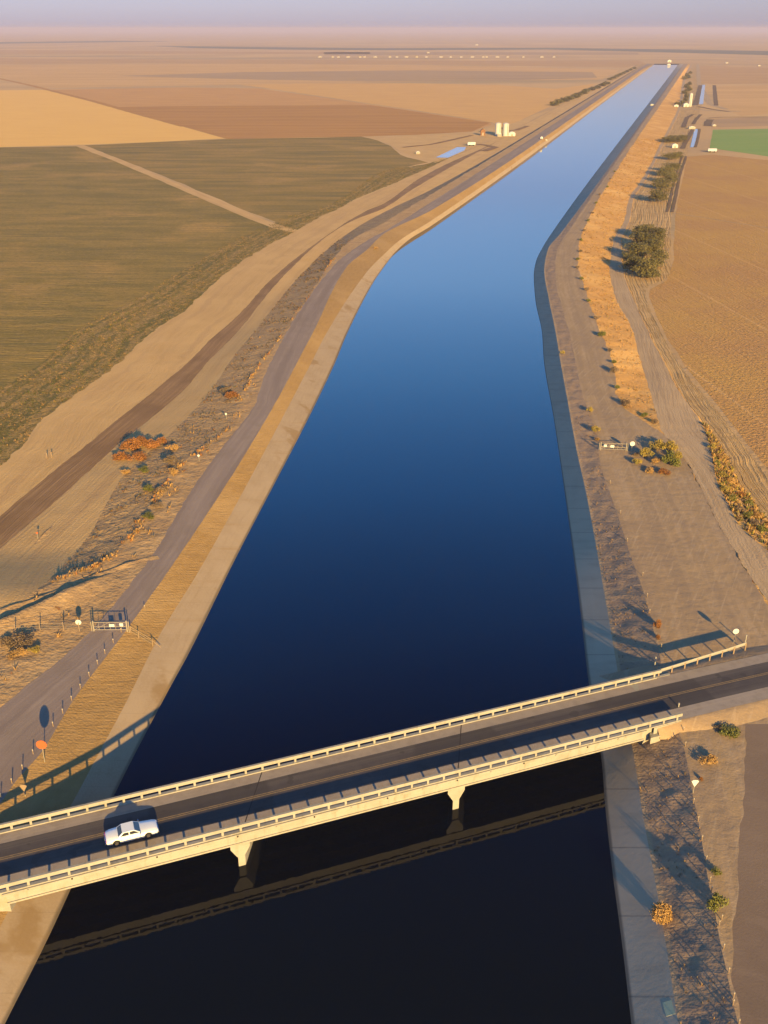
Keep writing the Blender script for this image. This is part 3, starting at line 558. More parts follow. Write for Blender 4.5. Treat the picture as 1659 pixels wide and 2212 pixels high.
# guard rail on the far side of the approach
gp = [U(1424, 1447, ZR - .15), U(1470, 1433, ZR - .17), U(1520, 1417, ZR - .25), U(1570, 1402, ZR - .35), U(1612, 1388, ZR - .45)]
g = empty('guard_rail', (gp[2].x, gp[2].y, ZP), label='cream steel guard rail curving away from the far east end of the bridge', cat='guard rail')
mb = MB()
for a, b in zip(gp, gp[1:]):
    d = (b - a).normalized(); nn = Vector((-d.y, d.x, 0))
    for zc, hh, oo in ((-.10, .10, 0), (-.22, .14, .05), (-.34, .10, 0)):
        mb.add([p + nn * oo2 + EZ * z for p in (a, b) for oo2, z in ((oo - .03, zc - hh / 2), (oo + .03, zc - hh / 2), (oo + .03, zc + hh / 2), (oo - .03, zc + hh / 2))], [(0, 1, 2, 3), (7, 6, 5, 4), (0, 4, 5, 1), (1, 5, 6, 2), (2, 6, 7, 3), (3, 7, 4, 0)])
    mb.cyl(a + EZ * .0, b + EZ * .0, .07, n=6)
mb.v = [tuple(Vector(v) - g.location) for v in mb.v]; mb.build('rail', M['bridge_conc'], g)
L = 0; tot = sum((b - a).length for a, b in zip(gp, gp[1:]))
for i in range(8):
    q = tot * i / 7; 
    for a, b in zip(gp, gp[1:]):
        if q <= (b - a).length + 1e-4: break
        q -= (b - a).length
    p = a + (b - a).normalized() * q
    mb = MB(); mb.box((p.x - g.location.x, p.y - g.location.y, (p.z - .1 + ZP - .4) / 2 - ZP), (.16, .16, p.z - .1 - ZP + .4)); mb.build('rail_post', M['wood'], g)
# ---------------------------------------------------------------- car
def make_car(loc, rz):
    root = empty('car', loc, rz, label='white four-door sedan driving east over the bridge', cat='car')
    hw = .93
    # body shell: cross sections along x (x, half width low, half width mid, z bottom, z belt, z top centre)
    secs = [(-2.62, .74, .80, .42, .66, .74), (-2.55, .84, .90, .30, .74, .86), (-2.2, .88, .94, .26, .84, .93), (-1.45, .90, .95, .24, .90, .96), (-.9, .90, .95, .24, .92, .96),
            (.0, .90, .95, .24, .92, .96), (.75, .90, .95, .24, .90, .94), (1.3, .90, .95, .24, .87, .92), (2.2, .88, .93, .26, .80, .87), (2.58, .84, .89, .30, .72, .80), (2.66, .76, .80, .42, .64, .70)]
    vs = []
    for x, wl, wm, zb, zs, zt in secs:
        pr = [(-wl, zb), (-wm, zb + (zs - zb) * .45), (-wm * .985, zs - .04), (-wm * .90, zs + .02), (-wm * .45, zt), (0, zt + .012), (wm * .45, zt), (wm * .90, zs + .02), (wm * .985, zs - .04), (wm, zb + (zs - zb) * .45), (wl, zb)]
        vs += [(x, a, b) for a, b in pr]
    k = 11; n = len(secs)
    fs = [(i * k + j, i * k + (j + 1) % k, (i + 1) * k + (j + 1) % k, (i + 1) * k + j) for i in range(n - 1) for j in range(k)] + [tuple(range(k)), tuple(range((n - 1) * k, n * k))[::-1]]
    mb = MB(); mb.add(vs, fs)
    body = mb.build('body', M['car'], root, smooth=True)
    # cabin with pillars
    B0 = [(-1.40, .82, .94), (-.90, .70, 1.34), (.26, .70, 1.355), (.94, .82, .93)]
    mb = MB(); vs = [(x, s * w_, z) for x, w_, z in B0 for s in (-1, 1)]
    mb.add(vs, [(0, 1, 3, 2), (2, 3, 5, 4), (4, 5, 7, 6), (0, 2, 4, 6), (1, 7, 5, 3)])
    cab = mb.build('roof', M['car'], root)
    def win(pts, off, name='window', mat=M['glass']):
        m_ = MB(); P = [Vector(p) for p in pts]; nn = (P[1] - P[0]).cross(P[2] - P[0]).normalized() * off
        m_.add([p + nn for p in P] , [tuple(range(len(P)))]); return m_.build(name, mat, root)
    def lerp(a, b, t): return Vector(a) + (Vector(b) - Vector(a)) * t
    def quadin(a, b, c, d, m=.1, top=.12): return [lerp(lerp(a, b, m), lerp(d, c, m), top), lerp(lerp(a, b, 1 - m), lerp(d, c, 1 - m), top), lerp(lerp(a, b, 1 - m), lerp(d, c, 1 - m), 1 - top), lerp(lerp(a, b, m), lerp(d, c, m), 1 - top)]
    P = lambda i, s: (B0[i][0], s * B0[i][1], B0[i][2])
    win(quadin(P(3, -1), P(3, 1), P(2, 1), P(2, -1), .06, .08), .012, 'windscreen'); win(quadin(P(0, 1), P(0, -1), P(1, -1), P(1, 1), .06, .08), .012, 'rear_window')
    for s in (-1, 1):
        for x0, x1, x2, x3 in ((-1.16, -.30, -.30, -.80), (-.20, .80, .24, -.20)):
            def sp(x, t): return (x, s * (.82 + (.70 - .82) * t + .012), .94 + .41 * t)
            pts = [sp(x0, .10), sp(x1, .10), sp(x2, .85), sp(x3, .85)]
            m_ = MB(); m_.add(pts, [(0, 1, 2, 3)]); m_.build('window', M['glass'], root)
        for xs_ in (-.25, .82, -1.15): m_ = MB(); m_.box((xs_, s * .953, .66), (.02, .012, .42)); m_.build('door_seam', M['joint'], root)
        for xs_ in (0, -1.0): m_ = MB(); m_.box((xs_, s * .962, .80), (.16, .03, .03)); m_.build('door_handle', M['chrome'], root)
        m_ = MB(); m_.box((.86, s * 1.02, 1.0), (.10, .16, .10)); m_.build('wing_mirror', M['chrome'], root)
    for x in (-1.62, 1.62):
        for s in (-1, 1):
            m_ = MB(); m_.cyl((x, s * .74, .33), (x, s * .958, .33), .33, n=20); wl = m_.build('wheel', M['dark'], root)
            m_ = MB(); m_.cyl((x, s * .90, .33), (x, s * .968, .33), .19, n=14); m_.build('rim', M['chrome'], wl)
            m_ = MB(); m_.cyl((x, s * .90, .40), (x, s * .957, .40), .39, n=20); m_.build('wheel_arch', M['dark'], root)
    m_ = MB(); m_.box((2.70, 0, .48), (.12, 1.74, .14)); m_.build('bumper', M['chrome'], root); m_ = MB(); m_.box((-2.67, 0, .48), (.12, 1.74, .14)); m_.build('bumper', M['chrome'], root)
    m_ = MB(); m_.box((2.665, 0, .62), (.03, .9, .12)); m_.build('grille', M['dark'], root)
    for s in (-1, 1):
        m_ = MB(); m_.box((2.655, s * .62, .63), (.05, .26, .12)); m_.build('headlight', M['amber'], root)
        m_ = MB(); m_.box((-2.625, s * .58, .66), (.05, .36, .12)); m_.build('tail_light', M['red'], root)
    m_ = MB(); m_.box((-2.74, 0, .52), (.012, .32, .12)); m_.build('number_plate', M['white'], root)
    return root
cp = U(285, 1806, ZD)
make_car((cp.x, cp.y, ZD + .012), math.atan2(ea.y, ea.x))
# ---------------------------------------------------------------- foliage
def leaves(N, lobes, size, rng, flat=1.0, shell=.55):
    lob = np.array([l[:3] for l in lobes], float); rad = np.array([l[3:] if len(l) > 4 else (l[3],) * 3 for l in lobes], float)
    wgt = rad.prod(1) ** .67; c = rng.choice(len(lobes), N, p=wgt / wgt.sum())
    d = rng.normal(size=(N, 3)); d /= np.linalg.norm(d, axis=1)[:, None]
    r = shell + (1 - shell) * rng.random(N) ** .6; r *= 1 + .12 * rng.normal(size=N)
    P = lob[c] + d * r[:, None] * rad[c]; P[:, 2] = np.maximum(P[:, 2], .05)
    a = rng.normal(size=(N, 3)) + d * .5; a /= np.linalg.norm(a, axis=1)[:, None]
    b = np.cross(a, rng.normal(size=(N, 3))); b /= np.linalg.norm(b, axis=1)[:, None]; q = np.cross(a, b)
    s = size * (.6 + .8 * rng.random(N))[:, None]
    V = np.stack([P - b * s * .5, P + q * s * .32, P + b * s * .6, P - q * s * .32], 1).reshape(-1, 3)
    return V, np.arange(N * 4).reshape(N, 4)
def make_tree(name, seed, mat, h=8, wid=8, N=1300, leaf=.5, low=.1):
    rng = np.random.default_rng(seed); root = bpy.data.objects.new(name, None); COL.objects.link(root)
    lobes = []
    for i in range(11):
        a = rng.random() * 6.28; r = wid * .5 * (.25 + .42 * rng.random()); z = h * (low + .22 + (.62 - low * .5) * rng.random())
        k = (1 - .45 * abs(z / h - .5))
        lobes.append((r * math.cos(a) * k, r * math.sin(a) * k, z, wid * .23 * (.8 + .5 * rng.random()), wid * .23 * (.8 + .5 * rng.random()), h * .17 * (.8 + .5 * rng.random())))
    lobes.append((0, 0, h * .62, wid * .3, wid * .3, h * .28)); lobes.append((0, 0, h * .28, wid * .36, wid * .36, h * .2))
    V, Fc = leaves(N, lobes, leaf, rng); mesh_np('crown', V, Fc, mat, parent=root)
    mb = MB(); mb.cyl((0, 0, -.4), (0.1, 0, h * .35), .26 * h / 8, .18 * h / 8, n=7)
    for l in lobes[:7]: mb.cyl((0.1, 0, h * .28), l[:3], .11 * h / 8, .03, n=5)
    mb.build('trunk', M['bark'], root); return reg(root)
def pxm(p): return F / (p.y * CP - (p.z - HC) * SP)
PT = [make_tree('tree', 11 + i, M['leaf'], N=3200, leaf=.42, low=-.05) for i in range(3)]
PB = [make_tree('bushy_tree', 31 + i, M['leaf'], h=8, wid=9, N=2600, leaf=.42, low=-.12) for i in range(2)]
FT = [make_tree('far_tree', 51 + i, M['leaf'], N=520, leaf=1.0, low=-.1) for i in range(2)]
used = set()
def place(protos, i, x, y, wpx, hpx, **kw):
    p = hit(x, y); m = pxm(p); pr = protos[i % len(protos)]
    sx = 1.32 * (wpx / m) / 8.6; sz = .70 * (hpx / m / math.cos(PIT * .6)) / 8.2; rz = random.random() * 6.28
    if pr.name not in used:
        used.add(pr.name); pr.location = p; pr.rotation_euler = (0, 0, rz); pr.scale = (sx, sx, sz); tag(pr, **kw); return pr
    return copy_tree(pr, p, rz, (sx, sx, sz), **kw)
orn = ['first', 'second', 'third', 'fourth', 'fifth', 'sixth', 'seventh', 'eighth', 'ninth', 'tenth', 'eleventh', 'twelfth', 'thirteenth', 'fourteenth', 'fifteenth', 'sixteenth', 'seventeenth', 'eighteenth', 'nineteenth', 'twentieth', 'twenty-first', 'twenty-second', 'twenty-third', 'twenty-fourth', 'twenty-fifth', 'twenty-sixth', 'twenty-seventh', 'twenty-eighth', 'twenty-ninth', 'thirtieth']
for i, (x, y, a, b, lb) in enumerate([(1398, 600, 58, 58, 'front right'), (1366, 588, 48, 54, 'front left'), (1418, 578, 44, 52, 'right side, next to front'), (1372, 560, 52, 52, 'left side, middle'), (1412, 550, 46, 50, 'right side, middle'), (1384, 535, 56, 48, 'centre, towards back'), (1416, 522, 42, 44, 'back right'), (1390, 514, 46, 42, 'back left')]):
    place(PT, i, x, y, a, b, label='olive-green tree of the large dark clump nearest the bridge, ' + lb, cat='tree', group='trees of the nearest large clump')
place(PB, 0, 1418, 436, 46, 40, label='single round olive tree just behind the large clump, casting an oval shadow', cat='tree')
for i, (x, y, a, b, lb) in enumerate([(1428, 408, 36, 36, 'nearest'), (1442, 396, 38, 36, 'second nearest'), (1438, 380, 34, 34, 'third nearest'), (1452, 372, 34, 30, 'farthest')]):
    place(PB, i + 1, x, y, a, b, label='olive tree in the row beyond the single round tree, ' + lb + ' of four', cat='tree', group='trees of the second clump east of the canal')
for i, (x, y, a, b, lb) in enumerate([(1450, 345, 30, 22, 'left, larger'), (1464, 341, 22, 20, 'right, smaller')]):
    place(PB, i, x, y, a, b, label='low dark tree beside the small white block by the east ditch, ' + lb, cat='tree', group='low trees by the white block')
for i, (x, y, a, b, lb) in enumerate([(1440, 308, 28, 17, 'left'), (1456, 306, 34, 21, 'middle'), (1473, 304, 26, 18, 'right')]):
    place(PB, i, x, y, a, b, label='spreading olive bushy tree west of the green crop field, ' + lb + ' of three', cat='tree', group='spreading trees beside the ditch')
far_e = [(1464, 229, 15, 13), (1474, 227, 14, 14), (1480, 219, 14, 14), (1484, 211, 15, 14), (1479, 203, 14, 14), (1487, 197, 14, 14), (1482, 190, 13, 12), (1489, 184, 12, 11)]
for i, q in enumerate(far_e): place(FT, i, *q, label='hazy green tree in the east row behind the white tower, %s from the front' % orn[i], cat='tree', group='tree row behind the white tower')
for i, q in enumerate([(1478, 172, 12, 10), (1487, 170, 12, 11), (1483, 165, 10, 10), (1491, 160, 10, 9)]): place(FT, i, *q, label='faint tree in the farthest east group near the canal end, %s from the front' % orn[i], cat='tree', group='farthest east trees')
for i in range(12):
    t = i / 11; place(FT, i, 1198 + 112 * t + random.uniform(-3, 3), 229 - 46 * t + random.uniform(-2, 1), 24 - 8 * t, 13 - 3 * t, label='green tree in the long row west of the canal, %s from the near end' % orn[i], cat='tree', group='tree row west of the canal')
for i in range(8):
    t = i / 7; place(FT, i + 1, 1318 + 52 * t, 173 - 24 * t, 13 - 4 * t, 8 - 2 * t, label='hazy tree in the farther row west of the canal, %s from the near end' % orn[i], cat='tree', group='farther tree row west of the canal')
def make_shrub(name, seed, mat, N=420, leaf=.105, h=1.0, squat=1.0, spiky=0):
    rng = np.random.default_rng(seed); root = bpy.data.objects.new(name, None); COL.objects.link(root); lobes = []
    for i in range(7):
        a = rng.random() * 6.28; r = .3 + .25 * rng.random()
        lobes.append((r * math.cos(a), r * math.sin(a), h * (.25 + .35 * rng.random()), .26, .26, h * .25))
    lobes.append((0, 0, h * .5, .4, .4, h * .42)); V, Fc = leaves(N, lobes, leaf, rng, shell=.35)
    mesh_np('foliage', V, Fc, mat, parent=root); mb = MB()
    for l in lobes: mb.cyl((0, 0, -.05), (l[0], l[1], l[2]), .03, .012, n=4)
    mb.build('stems', M['bark'], root); return reg(root)
SH = {k: [make_shrub('shrub', 100 + 7 * j + i, M[m], N=n_) for i in range(2)] for j, (k, m, n_) in enumerate((('y', 'leaf_y', 1000), ('o', 'leaf_o', 1100), ('g', 'leaf_g', 1000), ('d', 'leaf_d', 900), ('b', 'leaf_b', 900)))}
def shrub(kind, i, x, y, wpx, hpx=None, world=None, **kw):
    p = world or hit(x, y); m = pxm(p); pr = SH[kind][i % 2]; sx = wpx / m / 1.35; sz = (hpx or wpx * .7) / m
    rz = random.random() * 6.28
    if pr.name not in used:
        used.add(pr.name); pr.location = p; pr.rotation_euler = (0, 0, rz); pr.scale = (sx, sx, sz); return tag(pr, **kw)
    return copy_tree(pr, p, rz, (sx, sx, sz), **kw)
for i, (k_, x, y, w_, h_, lb) in enumerate([('g', 1449, 1004, 46, 34, 'tall green shrub, largest of the cluster by the east gate'), ('y', 1446, 975, 38, 26, 'yellow-green shrub behind the largest one by the east gate'), ('y', 1420, 972, 36, 24, 'yellow-green shrub at the back of the east gate cluster'), ('y', 1394, 988, 34, 24, 'yellow-green shrub nearest the round sign in the east gate cluster'), ('d', 1418, 1000, 28, 16, 'golden dry shrub in the middle of the east gate cluster'), ('y', 1376, 1003, 24, 14, 'small yellow shrub at the canal side of the east gate cluster'), ('d', 1402, 1020, 28, 12, 'low golden tuft in front of the east gate cluster'), ('o', 1434, 1022, 30, 12, 'low orange-tinged shrub at the front foot of the largest green one'), ('y', 1462, 992, 22, 22, 'yellow shrub on the track side of the east gate cluster'), ('b', 1373, 985, 16, 9, 'grey brush pile beside the round sign')]):
    shrub(k_, i, x, y, w_, h_, label=lb, cat='shrub', group='shrub cluster by the east gate')
for i, (k_, x, y, w_, h_) in enumerate([('y', 1527, 938, 10, 8), ('y', 1538, 970, 20, 13), ('d', 1552, 990, 24, 13), ('g', 1550, 1005, 22, 14), ('y', 1557, 1030, 26, 14), ('d', 1576, 1045, 28, 16), ('y', 1566, 1062, 24, 14), ('g', 1582, 1080, 26, 16), ('o', 1598, 1072, 22, 14), ('g', 1618, 1092, 26, 16), ('b', 1596, 1104, 26, 14), ('g', 1610, 1118, 26, 15), ('d', 1634, 1116, 26, 14), ('b', 1626, 1134, 26, 14), ('g', 1646, 1148, 28, 16), ('d', 1657, 1136, 22, 14)]):
    shrub(k_, i, x, y, w_, h_, label='scrubby roadside shrub in the east golden strip, %s from its far tip' % orn[i], cat='shrub', group='shrubs of the east golden strip')
ords = 0
for y in [372, 388, 405, 422, 440, 462, 478, 500, 520, 545, 562, 580, 604, 628, 652, 690, 727, 760, 785, 806, 840, 877, 900, 915]:
    x = xr('GO', y) + random.uniform(-2, 4); wp = 7 + (y - 370) / 45; bigm = 1.6 if y in (727, 806, 877) else 1
    if y >= 900: x = (1392, 1412)[y == 915]
    shrub('b' if ords % 2 else 'g', ords, x, y, wp * bigm * .85, wp * .62 * bigm, label='small dark shrub between east road and golden slope, %s from the far end' % orn[ords], cat='shrub', group='edge shrubs of the east road'); ords += 1
for i, (k_, x, y, w_, h_, lb) in enumerate([('y', 1215, 765, 10, 9, 'small yellow bush on the east bank beside the canal bend'), ('y', 1274, 890, 16, 13, 'yellow bush at the east bank top, farther of two before the gate'), ('y', 1286, 932, 20, 15, 'yellow bush at the east bank top, nearer of two before the gate'), ('d', 1290, 952, 14, 8, 'dry tuft at the canal end of the east gate'),
        ('o', 1420, 1356, 18, 26, 'reddish brown plant on the east bank above the bridge'), ('o', 1422, 1380, 12, 12, 'small reddish tuft below the reddish brown plant'), ('d', 1530, 1648, 44, 16, 'round golden bush with a long shadow south of the bridge'), ('g', 1572, 1582, 56, 16, 'low wide green bush beside the road at the bridge end'), ('b', 1555, 1576, 26, 12, 'dark brush beside the low wide green bush'),
        ('g', 1546, 1886, 26, 18, 'small green bush on the east bank, higher of two'), ('g', 1548, 1962, 46, 40, 'larger dark green bush on the east bank by the post line'), ('o', 1515, 1685, 10, 9, 'tiny rusty weed near the white sign south of the bridge'), ('d', 1208, 1088, 1, 1, '')]):
    if lb: shrub(k_, i, x, y, w_, h_, label=lb, cat='shrub')
# round tumbleweed lodged on the lining edge
p = hit(1427, 1988); tw = empty('tumbleweed', p, label='round golden tumbleweed lodged on the edge of the east canal lining', cat='tumbleweed')
V, Fc = leaves(1900, [(0, 0, .95, .98, .98, .90)], .17, np.random.default_rng(5), shell=.72); mesh_np('foliage', V, Fc, M['leaf_d'], parent=tw); mb = MB(); mb.cyl((0, 0, 0), (.05, 0, .5), .05, .02, n=5); mb.build('stem', M['bark'], tw)
lw = [('o', 262, 992, 38, 20, 'rusty orange bush, left end of the dead clump'), ('o', 282, 972, 44, 30, 'rusty orange bush, tall one left of centre of the dead clump'), ('o', 306, 966, 40, 30, 'rusty orange bush in the middle of the dead clump'), ('o', 328, 968, 34, 24, 'rusty orange bush right of centre of the dead clump'), ('o', 298, 992, 44, 18, 'rusty orange bush, low front one of the dead clump'), ('o', 350, 958, 26, 16, 'rusty orange bush, right end of the dead clump'), ('d', 372, 972, 28, 14, 'golden dry bush right of the rusty clump'), ('b', 368, 1000, 34, 20, 'grey-brown bush below the golden dry one'), ('d', 374, 1022, 26, 12, 'low golden bush below the grey-brown bush'), ('d', 272, 1024, 24, 12, 'low golden bush below the left end of the rusty clump'), ('g', 312, 1018, 28, 12, 'green weed bush below the rusty clump'), ('g', 322, 1058, 30, 14, 'green weed bush on the middle of the west bank'), ('g', 322, 1118, 30, 12, 'green weed bush on the lower west bank'), ('o', 502, 858, 32, 14, 'orange bush at the head of the dark gully'), ('b', 486, 848, 24, 14, 'grey brush beside the orange bush at the gully head'), ('b', 340, 1095, 28, 12, 'grey-brown bush between the two green ones of the west bank'), ('b', 350, 1060, 26, 12, 'grey-brown bush at the road side of the west bank'), ('d', 30, 1418, 36, 12, 'yellow bush lying in front of the brush pile by the west fence'), ('d', 48, 1412, 26, 14, 'rusty golden bush beside the yellow one by the west fence'), ('b', 46, 1390, 60, 20, 'dark brush heap at the west fence corner'), ('b', 18, 1392, 40, 18, 'smaller dark brush heap left of the fence corner'), ('y', 76, 1408, 28, 14, 'olive bush right of the dark brush heap'), ('o', 122, 1316, 24, 7, 'low reddish weed behind the west fence'), ('d', 812, 538, 12, 6, 'dry tuft on the west slope at the canal bend')]
for i, (k_, x, y, w_, h_, lb) in enumerate(lw): shrub(k_, i, x, y, w_, h_, label=lb, cat='shrub', group='shrubs on the west bank')
# ---------------------------------------------------------------- tufts (ground cover)
def tufts(name, a, b, y0, y1, per_m2, size, mats, wts, label, cat='weeds', blades=6, tr=(0, 1), cap=9000, green=None, clump=0.0, dmin=0):
    A, B = PR[a], PR[b]; idx = [i for i in range(len(YS) - 1) if y0 <= YS[i] <= y1]
    area = np.array([np.linalg.norm((B[i] - A[i])[:2]) * abs(A[i + 1][1] - A[i][1]) for i in idx]); N = int(min(cap, area.sum() * per_m2))
    ch = RNG.choice(len(idx), N, p=area / area.sum()); out = []; P = []
    for c in ch:
        i = idx[c]; t = tr[0] + (tr[1] - tr[0]) * RNG.random(); f = RNG.random()
        p = (A[i] * (1 - f) + A[i + 1] * f) * (1 - t) + (B[i] * (1 - f) + B[i + 1] * f) * t
        if clump and noise.noise((p[0] * .16, p[1] * .16, 4)) + .5 * noise.noise((p[0] * .5, p[1] * .5, 9)) < clump: continue
        P.append(p)
    P = np.array(P)
    for p in P: 
        h = BV.ray_cast(Vector((p[0], p[1], 60)), Vector((0, 0, -1)))
        if h[0]: p[2] = h[0].z - .03
    N = len(P); sz = size * (.5 + RNG.random(N)); V = []; mi = []; kinds = RNG.choice(len(mats), N, p=np.array(wts) / sum(wts))
    for q in range(blades):
        an = RNG.random(N) * 6.28; ln = .25 + .75 * RNG.random(N); wd = .12 * sz
        ca, sa = np.cos(an), np.sin(an)
        b0 = P + np.stack([-sa * wd, ca * wd, 0 * an], 1); b1_ = P + np.stack([sa * wd, -ca * wd, 0 * an], 1)
        tp = P + np.stack([ca * sz * ln * .8, sa * sz * ln * .8, sz * (1.05 - .5 * ln)], 1); tp2 = tp + np.stack([sa * wd * .8, -ca * wd * .8, -.1 * sz], 1)
        V.append(np.stack([b0, b1_, tp2, tp], 1)); mi.append(kinds)
    V = np.concatenate(V).reshape(-1, 3); Fc = np.arange(len(V)).reshape(-1, 4)
    o = mesh_np(name, V, Fc, None, mats=mats, midx=np.concatenate(mi)); return tag(o, label, cat, kind='stuff')
lm = [M['leaf_g'], M['leaf_d'], M['leaf_b'], M['leaf_o'], M['leaf']]
tufts('field_edge_weeds', 'RW', 'LD', 345, 1030, 1.6, .34, [M['leaf'], M['leaf_d'], M['leaf_b'], M['leaf_g']], [5, 2.2, 3, 2], 'rows of green and golden weeds between west field and dirt track', cap=15000, clump=-.2)
tufts('bank_weeds', 'WL', 'WR', 520, 1260, 1.0, .38, [M['leaf_b'], M['leaf_d'], M['leaf_o'], M['leaf']], [7, 1.6, .8, 1.2], 'grey and golden weeds on the shaded west embankment', cap=9000, clump=.02)
tufts('shoulder_weeds', 'WR', 'RD', 800, 1700, .35, .5, [M['leaf_b'], M['leaf_d'], M['leaf_o']], [4, 4, 1], 'sparse dry weeds on the west shoulder', cap=3500, tr=(0, .75), clump=.12)
tufts('slope_top_weeds', 'WR', 'RD', 560, 1260, .9, .5, [M['leaf_d'], M['leaf_o'], M['leaf_b']], [5, 2, 2], 'golden weeds along the top of the west embankment', cap=2500, tr=(-.06, .18), clump=-.1)
tufts('golden_grass', 'GO', 'GR', 300, 935, .6, .45, [M['leaf_d'], M['leaf_b'], M['leaf_y']], [8, 1, .7], 'golden dry grass tufts on the slope east of the road', cap=6000, clump=-.1)
tufts('strip_grass', 'TL', 'TR', 915, 1220, 1.5, .7, [M['leaf_d'], M['leaf_y'], M['leaf_g'], M['leaf_b']], [6, 2, 2, 2], 'dry grass of the scrub strip beside the east field', cap=2500)
tufts('east_bank_weeds', 'LR', 'BK', 900, 2500, 1.3, .22, [M['leaf_b'], M['leaf_d']], [6, 3], 'short dry weeds on the eroded east bank', cap=6500, clump=-.1)
tufts('field_stubble', 'FE', 'FE', 9999, 9999, 0, 1, [M['leaf_d']], [1], 'x') if False else None
# ---------------------------------------------------------------- posts, signs, gates
def vpost(name, x, y, h, r, mat, label, group=None, cat='post', topmat=None):
    p = hit(x, y); root = empty(name, p, label=label, cat=cat, group=group)
    mb = MB(); mb.cyl((0, 0, -.3), (0, 0, h), r, r * .9, n=8); mb.build('post', mat, root)
    mb = MB(); mb.cyl((0, 0, h), (0, 0, h + .18), r * 1.25, r * 1.1, n=8); mb.build('cap', topmat or M['galv2'], root); return root
for i, (x, y) in enumerate([(313, 1316), (262, 1366), (245, 1389), (227, 1412), (211, 1435), (193, 1461), (174, 1487), (155, 1513), (136, 1541), (115, 1569), (72, 1629), (49, 1662), (26, 1692), (1.5, 1724)]):
    vpost('marker_post', x, y, .55, .06, M['wood'], 'short pale-capped post along the west road edge, %s from the far end' % orn[i], 'marker posts of the west road')
for i, (a, b) in enumerate([(-40, -490), (-15, -140), (5, -60), (0, 25), (-25, -150), (945, 300), (985, 455), (1018, 620), (1055, 795), (1088, 975), (1100, 1060), (1120, 1175), (1188, 1305), (1165, 1355), (1205, 1555), (1248, 1760), (1290, 1975), (1285, 2035), (1335, 2205)]):
    if i < 5: continue
    x, y = 1260 + .2513 * a, 1656 + .2513 * b
    vpost('marker_post', x, y + 4, .6, .05, M['wood'], 'small pale-capped post on the east bank south of the bridge, %s from it' % orn[i - 5], 'marker posts of the east bank')
for i, (x, y) in enumerate([(1388, 1244), (1398, 1290), (1403, 1325), (1428, 1400), (1436, 1420), (1355, 1170), (1340, 1110), (1318, 1045), (1480, 1612), (1476, 1580)]):
    vpost('marker_post', x, y, .55, .05, M['wood'], 'small pale-capped post north of the bridge on the east bank, %s' % ['beside the road curve', 'above the reddish plant', 'just above the reddish plant', 'below the reddish plant', 'nearest the guard rail', 'second below the gate', 'first below the gate', 'closest to the gate', 'below the railing end', 'at the bridge railing end'][i], 'marker posts of the east bank above the bridge')
def round_sign(name, x, ytop, h, r, mat, label, cat='sign', back=None, shape='disc'):
    base = None
    for yb in np.arange(ytop, ytop + 120, 1.0):     # find the ground pixel under the sign
        p = hit(x, yb); q = p + Vector((0, 0, h)); dz = q.z - HC; dep = q.y * CP - dz * SP; py = PY0 - F * (q.y * SP + dz * CP) / dep
        if py >= ytop: base = p; break
    root = empty(name, base, label=label, cat=cat)
    mb = MB(); mb.cyl((0, 0, -.3), (0, 0, h - r * .2), .05, n=6); mb.build('pole', M['galv'], root)
    mb = MB()
    if shape == 'disc': mb.cyl((0, -.06, h), (0, -.10, h), r, n=20)
    else: mb.add([(0 + a, yy, h + b) for yy in (-.06, -.10) for a, b in ((-r, r * .6), (0, -r * 1.3), (r, r * .6), (r * .5, r), (-r * .5, r))], [(0, 1, 2, 3, 4), (9, 8, 7, 6, 5), (0, 5, 6, 1), (1, 6, 7, 2), (2, 7, 8, 3), (3, 8, 9, 4), (4, 9, 5, 0)])
    mb.build('sign_face', mat, root); return root
round_sign('warning_sign', 97, 1607, 2.6, .62, M['orange'], 'round orange sign on a post beside the west road')
round_sign('gate_sign', 172.5, 1343, 1.5, .42, M['white'], 'round white sign on a post left of the west gate')
round_sign('gate_sign', 1364, 958, 1.7, .5, M['white'], 'round white sign on a post between the east gate and shrubs')
round_sign('bank_sign', 1497, 1690, 1.5, .42, M['white'], 'pointed white sign on the east bank edge south of the bridge', shape='tri')
round_sign('road_sign', 1585, 1363, 1.9, .42, M['white'], 'round cream sign beyond the end of the guard rail')
round_sign('small_sign', 489, 893, 1.2, .22, M['white'], 'small white sign on the west shoulder, farther of two')
round_sign('small_sign', 430, 983, 1.2, .24, M['white'], 'small white sign on the west shoulder, nearer of two')
round_sign('small_sign', 55, 1700, 1.3, .42, M['wood'], 'pale pointed marker inside the bridge shadow on the west slope', shape='tri')
round_sign('small_sign', 82, 1150, 1.1, .18, M['orange'], 'tiny red and white marker beside the brown track')
for i, (x, y) in enumerate([(102, 990), (112, 988)]): vpost('wooden_post', x, y, 1.1, .12, M['wood'], 'stubby wooden post on the wide dirt track, %s of the pair' % ['left', 'right'][i], 'pair of posts on the dirt track', topmat=M['wood'])
for x, y, lb in ((1414, 1440, 'slim post on the far end of the bridge railing'), (1609, 1392, 'pale post at the tip of the guard rail'), (1464, 1538, 'short post standing on the near end of the bridge railing'), (138, 1357, '')):
    if lb: vpost('slim_post', x, y, 1.4 if y < 1500 else 1.2, .09, M['bridge_conc'], lb, topmat=M['bridge_conc'])
